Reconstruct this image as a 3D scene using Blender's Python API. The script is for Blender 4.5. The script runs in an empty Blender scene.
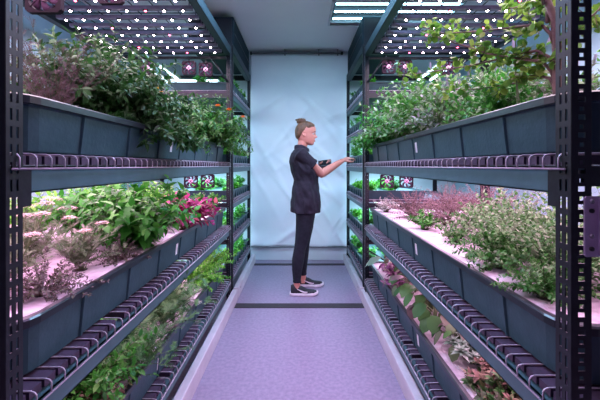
import bpy, math, random
import numpy as np
from mathutils import Vector, noise

sc = bpy.context.scene
COL = sc.collection
PI = math.pi
FPX = 333.0            # focal length in pixels of the 600 px wide frame
EYE = 1.27             # camera height

# ------------------------------------------------------------------ materials
def new_mat(name):
    m = bpy.data.materials.new(name)
    m.use_nodes = True
    nt = m.node_tree
    nt.nodes.clear()
    out = nt.nodes.new('ShaderNodeOutputMaterial')
    return m, nt, out

def mat(name, col, rough=0.5, metal=0.0, col2=None, scale=20.0, bump=0.0, bscale=None, spec=0.5, detail=4.0):
    m, nt, out = new_mat(name)
    b = nt.nodes.new('ShaderNodeBsdfPrincipled')
    b.inputs['Roughness'].default_value = rough
    b.inputs['Metallic'].default_value = metal
    b.inputs['Specular IOR Level'].default_value = spec
    nt.links.new(b.outputs[0], out.inputs[0])
    tc = nt.nodes.new('ShaderNodeTexCoord')
    nz = nt.nodes.new('ShaderNodeTexNoise')
    nz.inputs['Scale'].default_value = scale
    nz.inputs['Detail'].default_value = detail
    nt.links.new(tc.outputs['Object'], nz.inputs['Vector'])
    mx = nt.nodes.new('ShaderNodeMix'); mx.data_type = 'RGBA'
    c2 = col2 if col2 else tuple(c * 0.8 for c in col)
    mx.inputs['A'].default_value = (*col, 1); mx.inputs['B'].default_value = (*c2, 1)
    rp = nt.nodes.new('ShaderNodeMapRange')
    rp.inputs['From Min'].default_value = 0.35; rp.inputs['From Max'].default_value = 0.65
    nt.links.new(nz.outputs[0], rp.inputs['Value'])
    nt.links.new(rp.outputs[0], mx.inputs['Factor'])
    nt.links.new(mx.outputs['Result'], b.inputs['Base Color'])
    if bump > 0:
        n2 = nt.nodes.new('ShaderNodeTexNoise')
        n2.inputs['Scale'].default_value = bscale or scale * 3
        n2.inputs['Detail'].default_value = 3
        nt.links.new(tc.outputs['Object'], n2.inputs['Vector'])
        bp = nt.nodes.new('ShaderNodeBump')
        bp.inputs['Strength'].default_value = bump
        bp.inputs['Distance'].default_value = 0.01
        nt.links.new(n2.outputs[0], bp.inputs['Height'])
        nt.links.new(bp.outputs[0], b.inputs['Normal'])
    return m

def leaf_mat(name, c1, c2, c3=None, rough=0.45, trans=0.3):
    """leaf colour runs c1 -> c2 (-> c3) with a random value stored per leaf"""
    m, nt, out = new_mat(name)
    at = nt.nodes.new('ShaderNodeAttribute'); at.attribute_name = 'tint'
    cr = nt.nodes.new('ShaderNodeValToRGB')
    cr.color_ramp.elements[0].color = (*c1, 1)
    cr.color_ramp.elements[1].color = (*c2, 1)
    if c3:
        cr.color_ramp.elements[1].position = 0.6
        e = cr.color_ramp.elements.new(1.0); e.color = (*c3, 1)
    nt.links.new(at.outputs['Fac'], cr.inputs[0])
    b = nt.nodes.new('ShaderNodeBsdfPrincipled')
    b.inputs['Roughness'].default_value = rough
    b.inputs['Specular IOR Level'].default_value = 0.28
    t = nt.nodes.new('ShaderNodeBsdfTranslucent')
    mx = nt.nodes.new('ShaderNodeMixShader'); mx.inputs[0].default_value = trans
    nt.links.new(cr.outputs[0], b.inputs['Base Color'])
    nt.links.new(cr.outputs[0], t.inputs['Color'])
    nt.links.new(b.outputs[0], mx.inputs[1]); nt.links.new(t.outputs[0], mx.inputs[2])
    nt.links.new(mx.outputs[0], out.inputs[0])
    return m

def emit(name, col, strength):
    m, nt, out = new_mat(name)
    e = nt.nodes.new('ShaderNodeEmission')
    e.inputs[0].default_value = (*col, 1); e.inputs[1].default_value = strength
    nt.links.new(e.outputs[0], out.inputs[0])
    return m

# ------------------------------------------------------------------ mesh builder
class MB:
    def __init__(self):
        self.v = []; self.nv = 0
        self.loops = []; self.tot = []; self.tint = []; self.smooth = []
    def add(self, verts, faces, tint=0.5, smooth=False):
        verts = np.asarray(verts, dtype=float).reshape(-1, 3)
        o = self.nv
        self.v.append(verts); self.nv += len(verts)
        for f in faces:
            self.loops.extend([i + o for i in f]); self.tot.append(len(f)); self.smooth.append(smooth)
        self.tint.append(np.full(len(verts), tint) if np.isscalar(tint) else np.asarray(tint))
        return self
    def box(self, x0, x1, y0, y1, z0, z1, tint=0.5):
        if x0 > x1: x0, x1 = x1, x0
        v = [(x0,y0,z0),(x1,y0,z0),(x1,y1,z0),(x0,y1,z0),(x0,y0,z1),(x1,y0,z1),(x1,y1,z1),(x0,y1,z1)]
        return self.add(v, [(0,3,2,1),(4,5,6,7),(0,1,5,4),(1,2,6,5),(2,3,7,6),(3,0,4,7)], tint)
    def tube(self, pts, rad, seg=8, cap=True, flat=None, tint=0.5, smooth=True, up=None):
        """tube along pts; rad scalar, list, or list of (ra, rb) pairs for flattened sections"""
        P = [Vector(p) for p in pts]; n = len(P)
        if np.isscalar(rad): rad = [rad] * n
        R = [(r, r) if np.isscalar(r) else tuple(r) for r in rad]
        T = []
        for i in range(n):
            a = P[max(i-1, 0)]; b = P[min(i+1, n-1)]
            d = (b - a); T.append(d.normalized() if d.length > 1e-9 else Vector((0,0,1)))
        ref = Vector(up) if up is not None else (Vector((0,0,1)) if abs(T[0].z) < 0.9 else Vector((1,0,0)))
        verts = []; u = None
        for i in range(n):
            if u is None or up is not None: u = ref - T[i]*ref.dot(T[i])
            else: u = u - T[i]*u.dot(T[i])
            u.normalize(); w = T[i].cross(u)
            for k in range(seg):
                a = 2*PI*k/seg
                verts.append(P[i] + u*(math.cos(a)*R[i][0]) + w*(math.sin(a)*R[i][1]))
        F = []
        for i in range(n-1):
            for k in range(seg):
                k2 = (k+1) % seg
                F.append((i*seg+k, i*seg+k2, (i+1)*seg+k2, (i+1)*seg+k))
        if cap:
            F.append(tuple(range(seg-1, -1, -1))); F.append(tuple((n-1)*seg+k for k in range(seg)))
        return self.add([tuple(p) for p in verts], F, tint, smooth)
    def rings(self, rings, cap0=True, cap1=True, smooth=True, tint=0.5):
        """loft closed rings (equal vertex count)"""
        n = len(rings[0]); v = [p for r in rings for p in r]; F = []
        for i in range(len(rings)-1):
            for k in range(n):
                k2 = (k+1) % n
                F.append((i*n+k, i*n+k2, (i+1)*n+k2, (i+1)*n+k))
        if cap0: F.append(tuple(range(n-1, -1, -1)))
        if cap1: F.append(tuple((len(rings)-1)*n+k for k in range(n)))
        return self.add(v, F, tint, smooth)
    def ball(self, c, r, seg=12, nr=8, tint=0.5):
        rx, ry, rz = (r, r, r) if np.isscalar(r) else r
        v = [(c[0], c[1], c[2]-rz)]
        for i in range(1, nr):
            t = PI*i/nr
            for k in range(seg):
                a = 2*PI*k/seg
                v.append((c[0]+rx*math.sin(t)*math.cos(a), c[1]+ry*math.sin(t)*math.sin(a), c[2]-rz*math.cos(t)))
        v.append((c[0], c[1], c[2]+rz)); F = []
        for k in range(seg):
            k2 = (k+1) % seg
            F.append((0, 1+k2, 1+k))
            for i in range(nr-2):
                a = 1+i*seg
                F.append((a+k, a+k2, a+seg+k2, a+seg+k))
            F.append((len(v)-1, 1+(nr-2)*seg+k, 1+(nr-2)*seg+k2))
        return self.add(v, F, tint, True)
    def mesh(self, name):
        me = bpy.data.meshes.new(name)
        V = np.concatenate(self.v) if self.v else np.zeros((0,3))
        me.vertices.add(len(V)); me.vertices.foreach_set('co', V.ravel())
        L = np.array(self.loops, dtype=np.int32); T = np.array(self.tot, dtype=np.int32)
        me.loops.add(len(L)); me.loops.foreach_set('vertex_index', L)
        me.polygons.add(len(T))
        st = np.concatenate([[0], np.cumsum(T)[:-1]]).astype(np.int32) if len(T) else T
        me.polygons.foreach_set('loop_start', st)
        me.polygons.foreach_set('use_smooth', np.array(self.smooth, dtype=bool))
        a = me.attributes.new('tint', 'FLOAT', 'POINT')
        a.data.foreach_set('value', np.concatenate(self.tint).astype(np.float32))
        me.update(calc_edges=True); me.validate()
        return me

def obj(name, mb, material, parent=None):
    me = mb.mesh(name) if isinstance(mb, MB) else mb
    o = bpy.data.objects.new(name, me); COL.objects.link(o)
    if material:
        me.materials.clear(); me.materials.append(material)
    if parent: o.parent = parent
    return o

def tag(o, label, cat, group=None):
    o['label'] = label; o['category'] = cat
    if group: o['group'] = group
    return o

def thing(name, label, cat, loc=(0,0,0), group=None, rz=0.0):
    o = bpy.data.objects.new(name, None); COL.objects.link(o)
    o.empty_display_size = 0.05
    o.location = loc; o.rotation_euler = (0, 0, rz)
    return tag(o, label, cat, group)

def struct(name, mb, m):
    o = obj(name, mb, m); o['kind'] = 'structure'; return o

def bevel(o, w, seg=2):
    b = o.modifiers.new('bevel', 'BEVEL'); b.width = w; b.segments = seg; b.limit_method = 'ANGLE'
    return o

KIDS = {}
def dup(root, loc, rz=None, label=None, group=None):
    r = root.copy(); COL.objects.link(r); r.location = loc
    if rz is not None: r.rotation_euler = (0, 0, rz)
    if label: r['label'] = label
    if group: r['group'] = group
    for ch in list(root.children):
        c = ch.copy(); COL.objects.link(c); c.parent = r
        for g in list(ch.children):
            d = g.copy(); COL.objects.link(d); d.parent = c
    return r

def area(name, loc, size, power, col, rot=(0,0,0), sx=None, spread=None):
    l = bpy.data.lights.new(name, 'AREA'); l.energy = power; l.color = col
    l.shape = 'RECTANGLE'; l.size = size[0]; l.size_y = size[1]
    if spread: l.spread = spread
    o = bpy.data.objects.new(name, l); COL.objects.link(o)
    o.location = loc; o.rotation_euler = rot
    return o

# ------------------------------------------------------------------ leaf engine
def _tmpl(st, hw, fold=0.18):
    """stations along the blade, half widths there; returns verts (t, side, up) and faces"""
    n = len(st); V = []; F = []
    for i in range(n): V.append((st[i], 0.0, 0.0))
    L = {}; Rr = {}
    for i in range(n):
        if hw[i] > 0.001:
            L[i] = len(V); V.append((st[i], hw[i], fold*hw[i]))
            Rr[i] = len(V); V.append((st[i], -hw[i], fold*hw[i]))
    for i in range(n-1):
        a, b = i in L, i+1 in L
        if a and b:
            F += [(i, i+1, L[i+1], L[i]), (i+1, i, Rr[i], Rr[i+1])]
        elif b:
            F += [(i, i+1, L[i+1]), (i+1, i, Rr[i+1])]
        elif a:
            F += [(i, i+1, L[i]), (i+1, i, Rr[i])]
    return np.array(V), F

TM = {
 'ovate': _tmpl([0, .12, .35, .65, 1], [0, .24, .5, .36, 0]),
 'round': _tmpl([0, .08, .4, .75, 1], [0, .30, .52, .42, 0], .1),
 'lance': _tmpl([0, .3, .65, 1], [0, .5, .4, 0]),
 'tiny': _tmpl([0, .45, 1], [0, .5, 0], .25),
 'needle': (np.array([(0,.5,0),(0,-.5,0),(1,0,0)]), [(0,1,2)]),
 'petal': _tmpl([0, .6, 1], [.12, .5, .3], .1),
}

class Leaves:
    def __init__(self, rng): self.rng = rng; self.rows = []
    def put(self, p, d, n, L, W, tint): self.rows.append((*p, *d, *n, L, W, tint))
    def build(self, mb, kind, curl=0.25):
        if not self.rows: return
        A = np.array(self.rows, dtype=float)
        p = A[:,0:3]; d = A[:,3:6]; n = A[:,6:9]; L = A[:,9]; W = A[:,10]; t = A[:,11]
        d = d/np.maximum(np.linalg.norm(d, axis=1, keepdims=True), 1e-6)
        s = np.cross(n, d); sl = np.linalg.norm(s, axis=1, keepdims=True)
        bad = sl[:,0] < 1e-3
        s[bad] = np.cross(np.array([0.3,1,0.2]), d[bad]); sl = np.linalg.norm(s, axis=1, keepdims=True)
        s = s/np.maximum(sl, 1e-6); n = np.cross(d, s)
        V, F = TM[kind]
        X = (p[:,None,:] + V[None,:,0:1]*L[:,None,None]*d[:,None,:]
             + V[None,:,1:2]*W[:,None,None]*s[:,None,:]
             + (V[None,:,2:3]*W[:,None,None] - curl*(V[None,:,0:1]**2)*L[:,None,None])*n[:,None,:])
        nv = len(V); m = len(A); o = mb.nv
        mb.v.append(X.reshape(-1,3)); mb.nv += nv*m
        mb.tint.append(np.repeat(t, nv))
        base = (np.arange(m)*nv + o)
        flat = np.array([i for f in F for i in f]); tots = [len(f) for f in F]
        idx = (base[:,None] + flat[None,:]).ravel()
        mb.loops.extend(idx.tolist()); mb.tot.extend(tots*m); mb.smooth.extend([True]*(len(F)*m))

def unit(a):
    a = np.asarray(a, float); return a/max(np.linalg.norm(a), 1e-9)

def stem_line(rng, p0, th, ph, length, droop, k=7, wob=0.06):
    d = np.array([math.sin(th)*math.cos(ph), math.sin(th)*math.sin(ph), math.cos(th)])
    pts = [np.array(p0, float)]; st = length/(k-1)
    for i in range(k-1):
        d = unit(d + np.array([0,0,-droop/(k-1)]) + rng.normal(0, wob, 3))
        pts.append(pts[-1] + d*st)
    return np.array(pts)

def at_line(pts, t):
    x = t*(len(pts)-1); i = min(int(x), len(pts)-2); f = x-i
    return pts[i]*(1-f)+pts[i+1]*f, unit(pts[i+1]-pts[i])
# ------------------------------------------------------------------ palette
M = {}
M['floor'] = mat('speckled_vinyl', (.32,.265,.375), .34, col2=(.245,.20,.295), scale=45)
M['strip'] = mat('rubber_strip', (.035,.03,.035), .6, bump=.2)
M['wall'] = mat('pale_blue_wall', (.62,.70,.75), .7, col2=(.58,.66,.71), scale=3)
M['side'] = mat('blue_grey_wall', (.30,.44,.53), .7, col2=(.27,.40,.49), scale=3)
M['ceil'] = mat('ceiling_paint', (.84,.83,.87), .75, col2=(.80,.79,.84), scale=2)
M['sheet'] = mat('white_plastic_sheet', (.78,.83,.89), .42, col2=(.72,.78,.85), scale=2.5, bump=.25, bscale=4)
M['rail'] = mat('grey_rail', (.20,.22,.24), .4, .3)
M['rack'] = mat('dark_painted_steel', (.010,.011,.016), .42, col2=(.014,.016,.022), scale=30, bump=.04, spec=.28)
M['beam'] = mat('blue_grey_painted_steel', (.055,.120,.140), .42, col2=(.045,.10,.12), scale=14, bump=.05)
M['topbeam'] = mat('dark_teal_painted_steel', (.022,.045,.055), .5, col2=(.018,.038,.047), scale=14)
M['wire'] = mat('galvanised_wire', (.55,.50,.58), .42, .15)
M['slat'] = mat('dark_deck_slat', (.065,.045,.08), .6, col2=(.045,.032,.055), scale=18, bump=.1, spec=.25)
M['trough'] = mat('dark_blue_plastic', (.022,.058,.072), .42, col2=(.030,.072,.088), scale=16, bump=.10, bscale=70, spec=.3)
M['rim'] = mat('dark_plastic_rim', (.014,.019,.026), .30)
M['raft'] = mat('white_foam', (.66,.58,.62), .8, col2=(.40,.32,.37), scale=14, bump=.15, bscale=120)
M['pot'] = mat('black_net_pot', (.016,.014,.015), .6)
M['soil'] = mat('brown_plug', (.05,.03,.022), .95, bump=.4, bscale=90)
M['kerb'] = mat('pale_grey_kerb', (.55,.52,.57), .5, col2=(.48,.45,.50), scale=8)
M['sticker'] = mat('white_sticker', (.75,.72,.76), .5, col2=(.68,.65,.69), scale=40)
M['black'] = mat('black_plastic', (.012,.013,.016), .45)
M['led'] = emit('pink_white_led', (1.0,.76,.88), 45)
M['led_red'] = emit('red_led', (1.0,.10,.22), 14)
M['led_mount'] = mat('dark_led_bar', (.20,.17,.25), .4, .3)
M['tube'] = emit('cool_white_tube', (.62,.90,1.0), 5)
M['tubefix'] = mat('white_lamp_body', (.6,.62,.64), .45)
M['fan'] = mat('dark_fan_plastic', (.018,.010,.017), .8, spec=.1)
M['blade'] = mat('purple_fan_blade', (.06,.025,.055), .8, spec=.1)
M['hub'] = mat('pale_fan_hub', (.60,.36,.50), .4)
M['duct'] = mat('dark_teal_panel', (.018,.032,.042), .8, col2=(.014,.026,.035), scale=6, spec=.15)
M['bracket'] = mat('purple_grey_steel', (.52,.42,.56), .5, 0, col2=(.46,.37,.50), scale=40)
M['screw'] = mat('screw_steel', (.30,.28,.32), .35, .8)

SIDES = {'left': (-1, .645), 'right': (1, .605)}
Y0, Y1 = .742, 3.13            # long racks
S0, S1 = 3.19, 4.33            # short racks behind them
DEPTH = 1.16
RIMZ = {'top': 1.45, 'middle': .885, 'bottom': .387}
DECK = {'top': 1.298, 'middle': .722, 'bottom': .225}
TH = .155

# ------------------------------------------------------------------ the room
WX, YB, YF, HC = 2.05, 4.5, -.9, 2.81
struct('floor', MB().box(-WX, WX, YF, YB, -.05, 0), M['floor'])
struct('ceiling', MB().box(-WX, WX, YF, YB, HC, HC+.05), M['ceil'])
struct('wall_left', MB().box(-WX-.05, -WX, YF, YB, -.05, HC), M['side'])
struct('wall_right', MB().box(WX, WX+.05, YF, YB, -.05, HC), M['side'])
struct('wall_back', MB().box(-WX, WX, YB, YB+.05, -.05, HC), M['wall'])
bevel(struct('baseboard_back', MB().box(-.66, .64, YB-.035, YB-.001, 0, .175), M['wall']), .006)
# rubber joint strips across the aisle floor
struct('trim_1', MB().box(-.584, .572, 2.965, 3.055, 0, .006), M['strip'])
struct('trim_2', MB().box(-.584, .572, 4.235, 4.30, 0, .006), M['strip'])

# hanging white sheet: wide soft diagonal creases in real relief
def sheet():
    nx, nz = 70, 90
    x0, x1, z0, z1 = -.655, .66, .195, 2.745
    V = []
    rng = np.random.default_rng(5)
    cr = [(rng.uniform(-.6,.6), rng.uniform(.3,2.3), rng.choice([-1,1])*rng.uniform(.5,1.1), rng.uniform(.015,.04), rng.uniform(.010,.022)) for _ in range(22)]
    for j in range(nz+1):
        for i in range(nx+1):
            x = x0+(x1-x0)*i/nx; z = z0+(z1-z0)*j/nz
            y = .012*math.sin(x*5.2+z*.8)+.006*math.sin(x*11-z*2.1)
            for (cx, cz, a, w, h) in cr:
                dd = ((x-cx)*math.sin(a)-(z-cz)*math.cos(a)); al = ((x-cx)*math.cos(a)+(z-cz)*math.sin(a))
                y += h*math.exp(-(dd/w)**2)*math.exp(-(al/.55)**2)
            y += .006*noise.noise(Vector((x*3, z*3, 1.7)))
            V.append((x, 4.425-y*(.35+.65*(z1-z)/(z1-z0)), z))
    F = [(j*(nx+1)+i, j*(nx+1)+i+1, (j+1)*(nx+1)+i+1, (j+1)*(nx+1)+i) for j in range(nz) for i in range(nx)]
    return MB().add(V, F, .5, True)
o = obj('plastic_sheet', sheet(), M['sheet'])
s = o.modifiers.new('thick', 'SOLIDIFY'); s.thickness = .003
tag(o, 'white plastic sheet hanging behind the person at the far end of the aisle', 'sheet')
hem = obj('hem_bar', MB().tube([(-.65,4.42,.19),(.655,4.42,.19)], .010), M['rail'], o)
r = thing('curtain_rail', 'thin grey rail below the ceiling carrying the white plastic sheet', 'rail', (0,4.42,2.76))
obj('bar', MB().tube([(-.64,0,0),(.54,0,0)], .013, 10), M['rail'], r)
obj('end_cap', MB().tube([(.54,0,0),(.57,0,0)], .022, 12), M['black'], r)
obj('end_cap', MB().tube([(-.66,0,0),(-.64,0,0)], .022, 12), M['black'], r)
for x in (-.2, .25, .5):
    obj('hook', MB().box(x-.008, x+.008, -.01, .01, -.03, .05), M['rail'], r)

# pale kerbs along the feet of the racks, in two lengths each side
def kerb(side, y0, y1, label):
    sg, xf = SIDES[side]
    xk = .586 if side == 'left' else .573
    L = y1-y0
    t = thing('floor_kerb', label, 'kerb', (sg*xk, y0, 0))
    b = MB().box(0, sg*.05, 0, L, 0, .105)
    bevel(obj('kerb_board', b, M['kerb'], t), .006)
    f = MB()
    obj('screw', MB().tube([(-sg*.001, .12, .07), (sg*.01, .12, .07)], .008, 10), M['black'], t)
    return t
kerb('left', .6, 3.14, 'long pale grey kerb at the foot of the left planting rack')
kerb('left', 3.17, 4.40, 'short pale grey kerb at the foot of the far left rack')
kerb('right', .6, 3.14, 'long pale grey kerb at the foot of the right planting rack')
kerb('right', 3.17, 4.40, 'short pale grey kerb at the foot of the far right rack')

# ------------------------------------------------------------------ racks
def flange(mb, wid, h, holes, place):
    """perforated strip: wid across, h up. holes(row) -> list of (w0,w1,z0,z1) as a grid of columns/rows"""
    cols, rows, solid = holes
    idx = {}
    def vid(i, j):
        if (i, j) not in idx:
            idx[(i, j)] = len(V); V.append(place(cols[i], rows[j]))
        return idx[(i, j)]
    V = []; F = []
    for j in range(len(rows)-1):
        for i in range(len(cols)-1):
            if solid(i, j): F.append((vid(i,j), vid(i+1,j), vid(i+1,j+1), vid(i,j+1)))
    mb.add(V, F)

def post_mesh(sg, yd, h):
    """slotted angle post; corner at the origin, one leg along y (yd), one leg outward in x (sg)"""
    mb = MB()
    cA = [0, .010, .0165, .0265, .033, .045]
    rA = [0.0]; z = .012
    while z+.04 < h: rA += [z, z+.026]; z += .040
    rA.append(h)
    flange(mb, .045, h, (cA, rA, lambda i, j: not (i in (1, 3) and j % 2 == 1)),
           lambda w, zz: (0, yd*w, zz))
    cB = [0, .014, .017, .027, .030, .044]
    rB = [0.0]; z = .012; k = 0
    kinds = []
    while z+.02 < h:
        a = .0115 if k % 2 == 0 else .009
        rB += [z, z+a]; kinds.append(k % 2); z += .020; k += 1
    rB.append(h)
    def solidB(i, j):
        if j % 2 == 0: return True
        kk = kinds[(j-1)//2]
        return not (i in (1, 2, 3) if kk == 0 else i == 2)
    flange(mb, .044, h, (cB, rB, solidB), lambda w, zz: (sg*w, 0, zz))
    return mb
def plain_post(sg, yd, h):
    return MB().box(0, sg*.003, 0, yd*.04, 0, h).box(0, sg*.04, 0, yd*.003, 0, h)

def wires(sg, L, depth, zdeck, pitch, y_first=.03):
    mb = MB()
    n = int((L-.06)/pitch)
    for k in range(n+1):
        y = y_first+k*pitch
        x = -.006
        mb.tube([(sg*depth, y, 0), (sg*(x+.014), y, 0), (sg*(x+.005), y, -.003), (sg*x, y, -.010), (sg*x, y, -.036)], .0022, 5)
    mb.tube([(sg*-.006, y_first-.02, -.036), (sg*-.006, y_first+n*pitch+.02, -.036)], .0026, 6)
    for d in (.25, .55, .85):
        if d < depth: mb.tube([(sg*d, .02, -.004), (sg*d, L-.02, -.004)], .003, 5)
    return mb
def slats(sg, L, depth, pitch, y_first=.03, rng=None, miss=0.0):
    mb = MB(); n = int((L-.06)/pitch)
    for k in range(n):
        if rng is not None and rng.random() < miss: continue
        y = y_first+k*pitch
        mb.box(sg*.016, sg*(depth-.02), y+.005, y+pitch-.005, -.026, -.004)
    return mb

def beam_box(sg, d0, d1, L, z0, z1):
    """a rolled channel: face, top lip, bottom lip"""
    mb = MB()
    mb.box(sg*d0, sg*(d0+.004), .003, L-.003, z0, z1)
    mb.box(sg*d0, sg*d1, .003, L-.003, z1-.004, z1)
    mb.box(sg*d0, sg*d1, .003, L-.003, z0, z0+.004)
    return mb

def rack(side, y0, y1, h, decks, label, slotted, beam_h, pitch, top_beam, seed):
    sg, xf = SIDES[side]
    L = y1-y0
    rng = random.Random(seed)
    t = thing('storage_rack', label, 'shelving rack', (sg*xf, y0, 0))
    for yy, yd, near in ((0, 1, True), (L, -1, False)):
        for d in (0, DEPTH):
            if slotted and d == 0:
                pm = post_mesh(sg, yd, h)
            else:
                pm = plain_post(sg if d == 0 else -sg, yd, h)
            p = obj('post', pm, M['rack'], t)
            p.location = (sg*d, yy, 0)
            if slotted and d == 0:
                m = p.modifiers.new('thick', 'SOLIDIFY'); m.thickness = .0022; m.offset = 0
    for z in decks:
        fb = beam_box(sg, .004, .045, L, z-.036-beam_h, z-.034)
        obj('beam', fb, M['beam'], t)
        bb = MB().box(sg*(DEPTH-.03), sg*(DEPTH-.004), .003, L-.003, z-.036-beam_h, z-.027)
        obj('beam', bb, M['rack'], t)
        for yy in (.006, L-.03):
            obj('end_rail', MB().box(sg*.045, sg*(DEPTH-.03), yy, yy+.024, z-.075, z-.03), M['rack'], t)
        w = obj('wire_deck', wires(sg, L, DEPTH-.01, z, pitch), M['wire'], t); w.location.z = z
        s_ = obj('deck_slats', slats(sg, L, DEPTH-.01, pitch, rng=rng, miss=.10 if z < 1 else 0), M['slat'], t); s_.location.z = z
    if top_beam:
        obj('beam', beam_box(sg, 0, .055, L, h-.075, h), M['topbeam'], t)
        obj('beam', MB().box(sg*(DEPTH-.05), sg*DEPTH, 0, L, h-.07, h), M['rack'], t)
        for yy in (.006, L-.04):
            obj('end_rail', MB().box(sg*.05, sg*(DEPTH-.05), yy, yy+.034, h-.07, h-.01), M['rack'], t)
    return t, L

RACK = {}
HTOP = 2.375
RACK['left'], LL = rack('left', Y0, Y1, HTOP, list(DECK.values()),
    'long dark steel shelving rack on the left with three planting levels', True, .058, .0488, True, 1)
RACK['left'].location.y -= .013
RACK['right'], _ = rack('right', Y0, Y1, HTOP, list(DECK.values()),
    'long dark steel shelving rack on the right with three planting levels', True, .058, .0488, True, 2)
SDECK = [.235+.352*k for k in range(6)]
for sd in ('left', 'right'):
    t, SL = rack(sd, S0, S1, 2.44, SDECK, 'short dark steel rack with close tiers at the far end on the %s' % sd, False, .05, .06, True, 3)
    sg = SIDES[sd][0]
    # a flat-bar brace crossing the end of the short rack
    obj('brace', MB().tube([(sg*.06, .01, .45), (sg*.55, .01, .15)], .008, 6), M['rack'], t)
    RACK[sd+'_far'] = t
for sd in ('left', 'right'):
    sg = SIDES[sd][0]; t = RACK[sd]
    for (d0, z0, d1, z1) in ((.03, 2.05, .20, 2.30), (.03, .55, .28, .68)):
        obj('brace', MB().tube([(sg*d0, LL-.012, z0), (sg*d1, LL-.012, z1)], (.010), 6), M['rack'], t)
    # hooked clips that hold the beams to the posts
    for z in DECK.values():
        for yy in (.045, LL-.070):
            obj('beam_clip', MB().box(-sg*.001, sg*.003, yy, yy+.025, z-.125, z-.03), M['rack'], t)

# closed dark housing on top of the far racks
for sd in ('left', 'right'):
    sg, xf = SIDES[sd]
    t = thing('duct_housing', 'dark rectangular duct housing on top of the far %s rack under the ceiling' % sd, 'duct',
              (sg*(xf+.01), S0+.1, 2.441))
    bevel(obj('casing', MB().box(0, sg*.45, 0, 1.0, 0, .30), M['duct'], t), .008)
    obj('seam', MB().box(-sg*.003, 0, .02, .98, .14, .15), M['rack'], t)
    obj('end_panel', MB().box(sg*.02, sg*.43, -.004, 0, .02, .28), M['rack'], t)

# ------------------------------------------------------------------ planting troughs
def rrect(x0, x1, y0, y1, r, z, n=5):
    P = []
    for cx, cy, a0 in ((x1-r, y1-r, 0), (x0+r, y1-r, PI/2), (x0+r, y0+r, PI), (x1-r, y0+r, 1.5*PI)):
        for k in range(n):
            a = a0+PI/2*k/(n-1)
            P.append((cx+r*math.cos(a), cy+r*math.sin(a), z))
    return P
TW, TL = .98, 2.30
def trough(side, level, label, sticker_y):
    sg, xf = SIDES[side]
    h = TH; zr = RIMZ[level]
    t = thing('planting_trough', label, 'trough', (sg*(xf+.028), Y0+.048, DECK[level]+.003))
    h = zr-DECK[level]-.003
    def R(ins, z, r=.075):
        P = rrect(ins, TW-ins, ins, TL-ins, r, z)
        return [(sg*p[0], p[1], p[2]) for p in P][::(1 if sg > 0 else -1)]
    body = MB().rings([R(.036, 0), R(.028, .006), R(.016, h-.028), R(.012, h-.024), R(.024, h-.024), R(.052, .02)], True, True, False)
    # moulded vertical ribs down the aisle-facing wall
    k = 0; y = .27
    while y < TL-.1:
        V = []
        for (yy, dx) in ((y-.008, 0), (y-.004, .006), (y+.004, .006), (y+.008, 0)):
            V.append((sg*(.0285-dx), yy, .004)); V.append((sg*(.0145-dx), yy, h-.028))
        F = [(0,1,3,2),(2,3,5,4),(4,5,7,6)]
        body.add(V, F if sg > 0 else [f[::-1] for f in F])
        y += .287
    obj('body', body, M['trough'], t)
    rim = MB().rings([R(.010, h-.024), R(0, h-.022), R(0, h-.004), R(.004, h), R(.020, h), R(.024, h-.004), R(.024, h-.024)], False, False, False)
    o = obj('rim', rim, M['rim'], t)
    # sticker following the sloping wall
    a = sticker_y-(Y0+.048); sl = (.028-.016)/(h-.034)
    z0, z1 = h*.28, h*.66
    xa = .028-sl*(z0-.006)-.0015; xb = .028-sl*(z1-.006)-.0015
    V = [(sg*xa, a, z0), (sg*xa, a+.026, z0), (sg*xb, a+.026, z1), (sg*xb, a, z1)]
    V += [(v[0]+sg*.001, v[1], v[2]) for v in V]
    st = MB().add(V, [(0,1,2,3), (7,6,5,4), (0,4,5,1), (1,5,6,2), (2,6,7,3), (3,7,4,0)])
    q = obj('sticker', st, M['sticker'], t); q['label'] = 'small white sticker'
    # foam raft lying in the trough
    rr = [R(.027, h-.052, .05), R(.027, h-.016, .05), R(.030, h-.014, .05)]
    raft = obj('foam_raft', MB().rings(rr, True, True, False), M['raft'])
    raft.location = t.location
    tag(raft, 'pale foam raft lying inside the %s trough of the %s rack' % (level, side), 'raft')
    return t
PLACE = {'top': 'at eye level on the top shelf', 'middle': 'on the middle shelf', 'bottom': 'on the bottom shelf near the floor'}
STK = {('left','top'): 1.78, ('left','middle'): 1.86, ('left','bottom'): 1.62, ('right','top'): 1.86, ('right','middle'): 1.86, ('right','bottom'): 1.83}
for sd in ('left', 'right'):
    for lv in ('top', 'middle', 'bottom'):
        trough(sd, lv, 'long dark plastic planting trough %s of the %s rack' % (PLACE[lv], sd), STK[(sd, lv)])
RAFTZ = {k: RIMZ[k]-.0135 for k in RIMZ}

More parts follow.
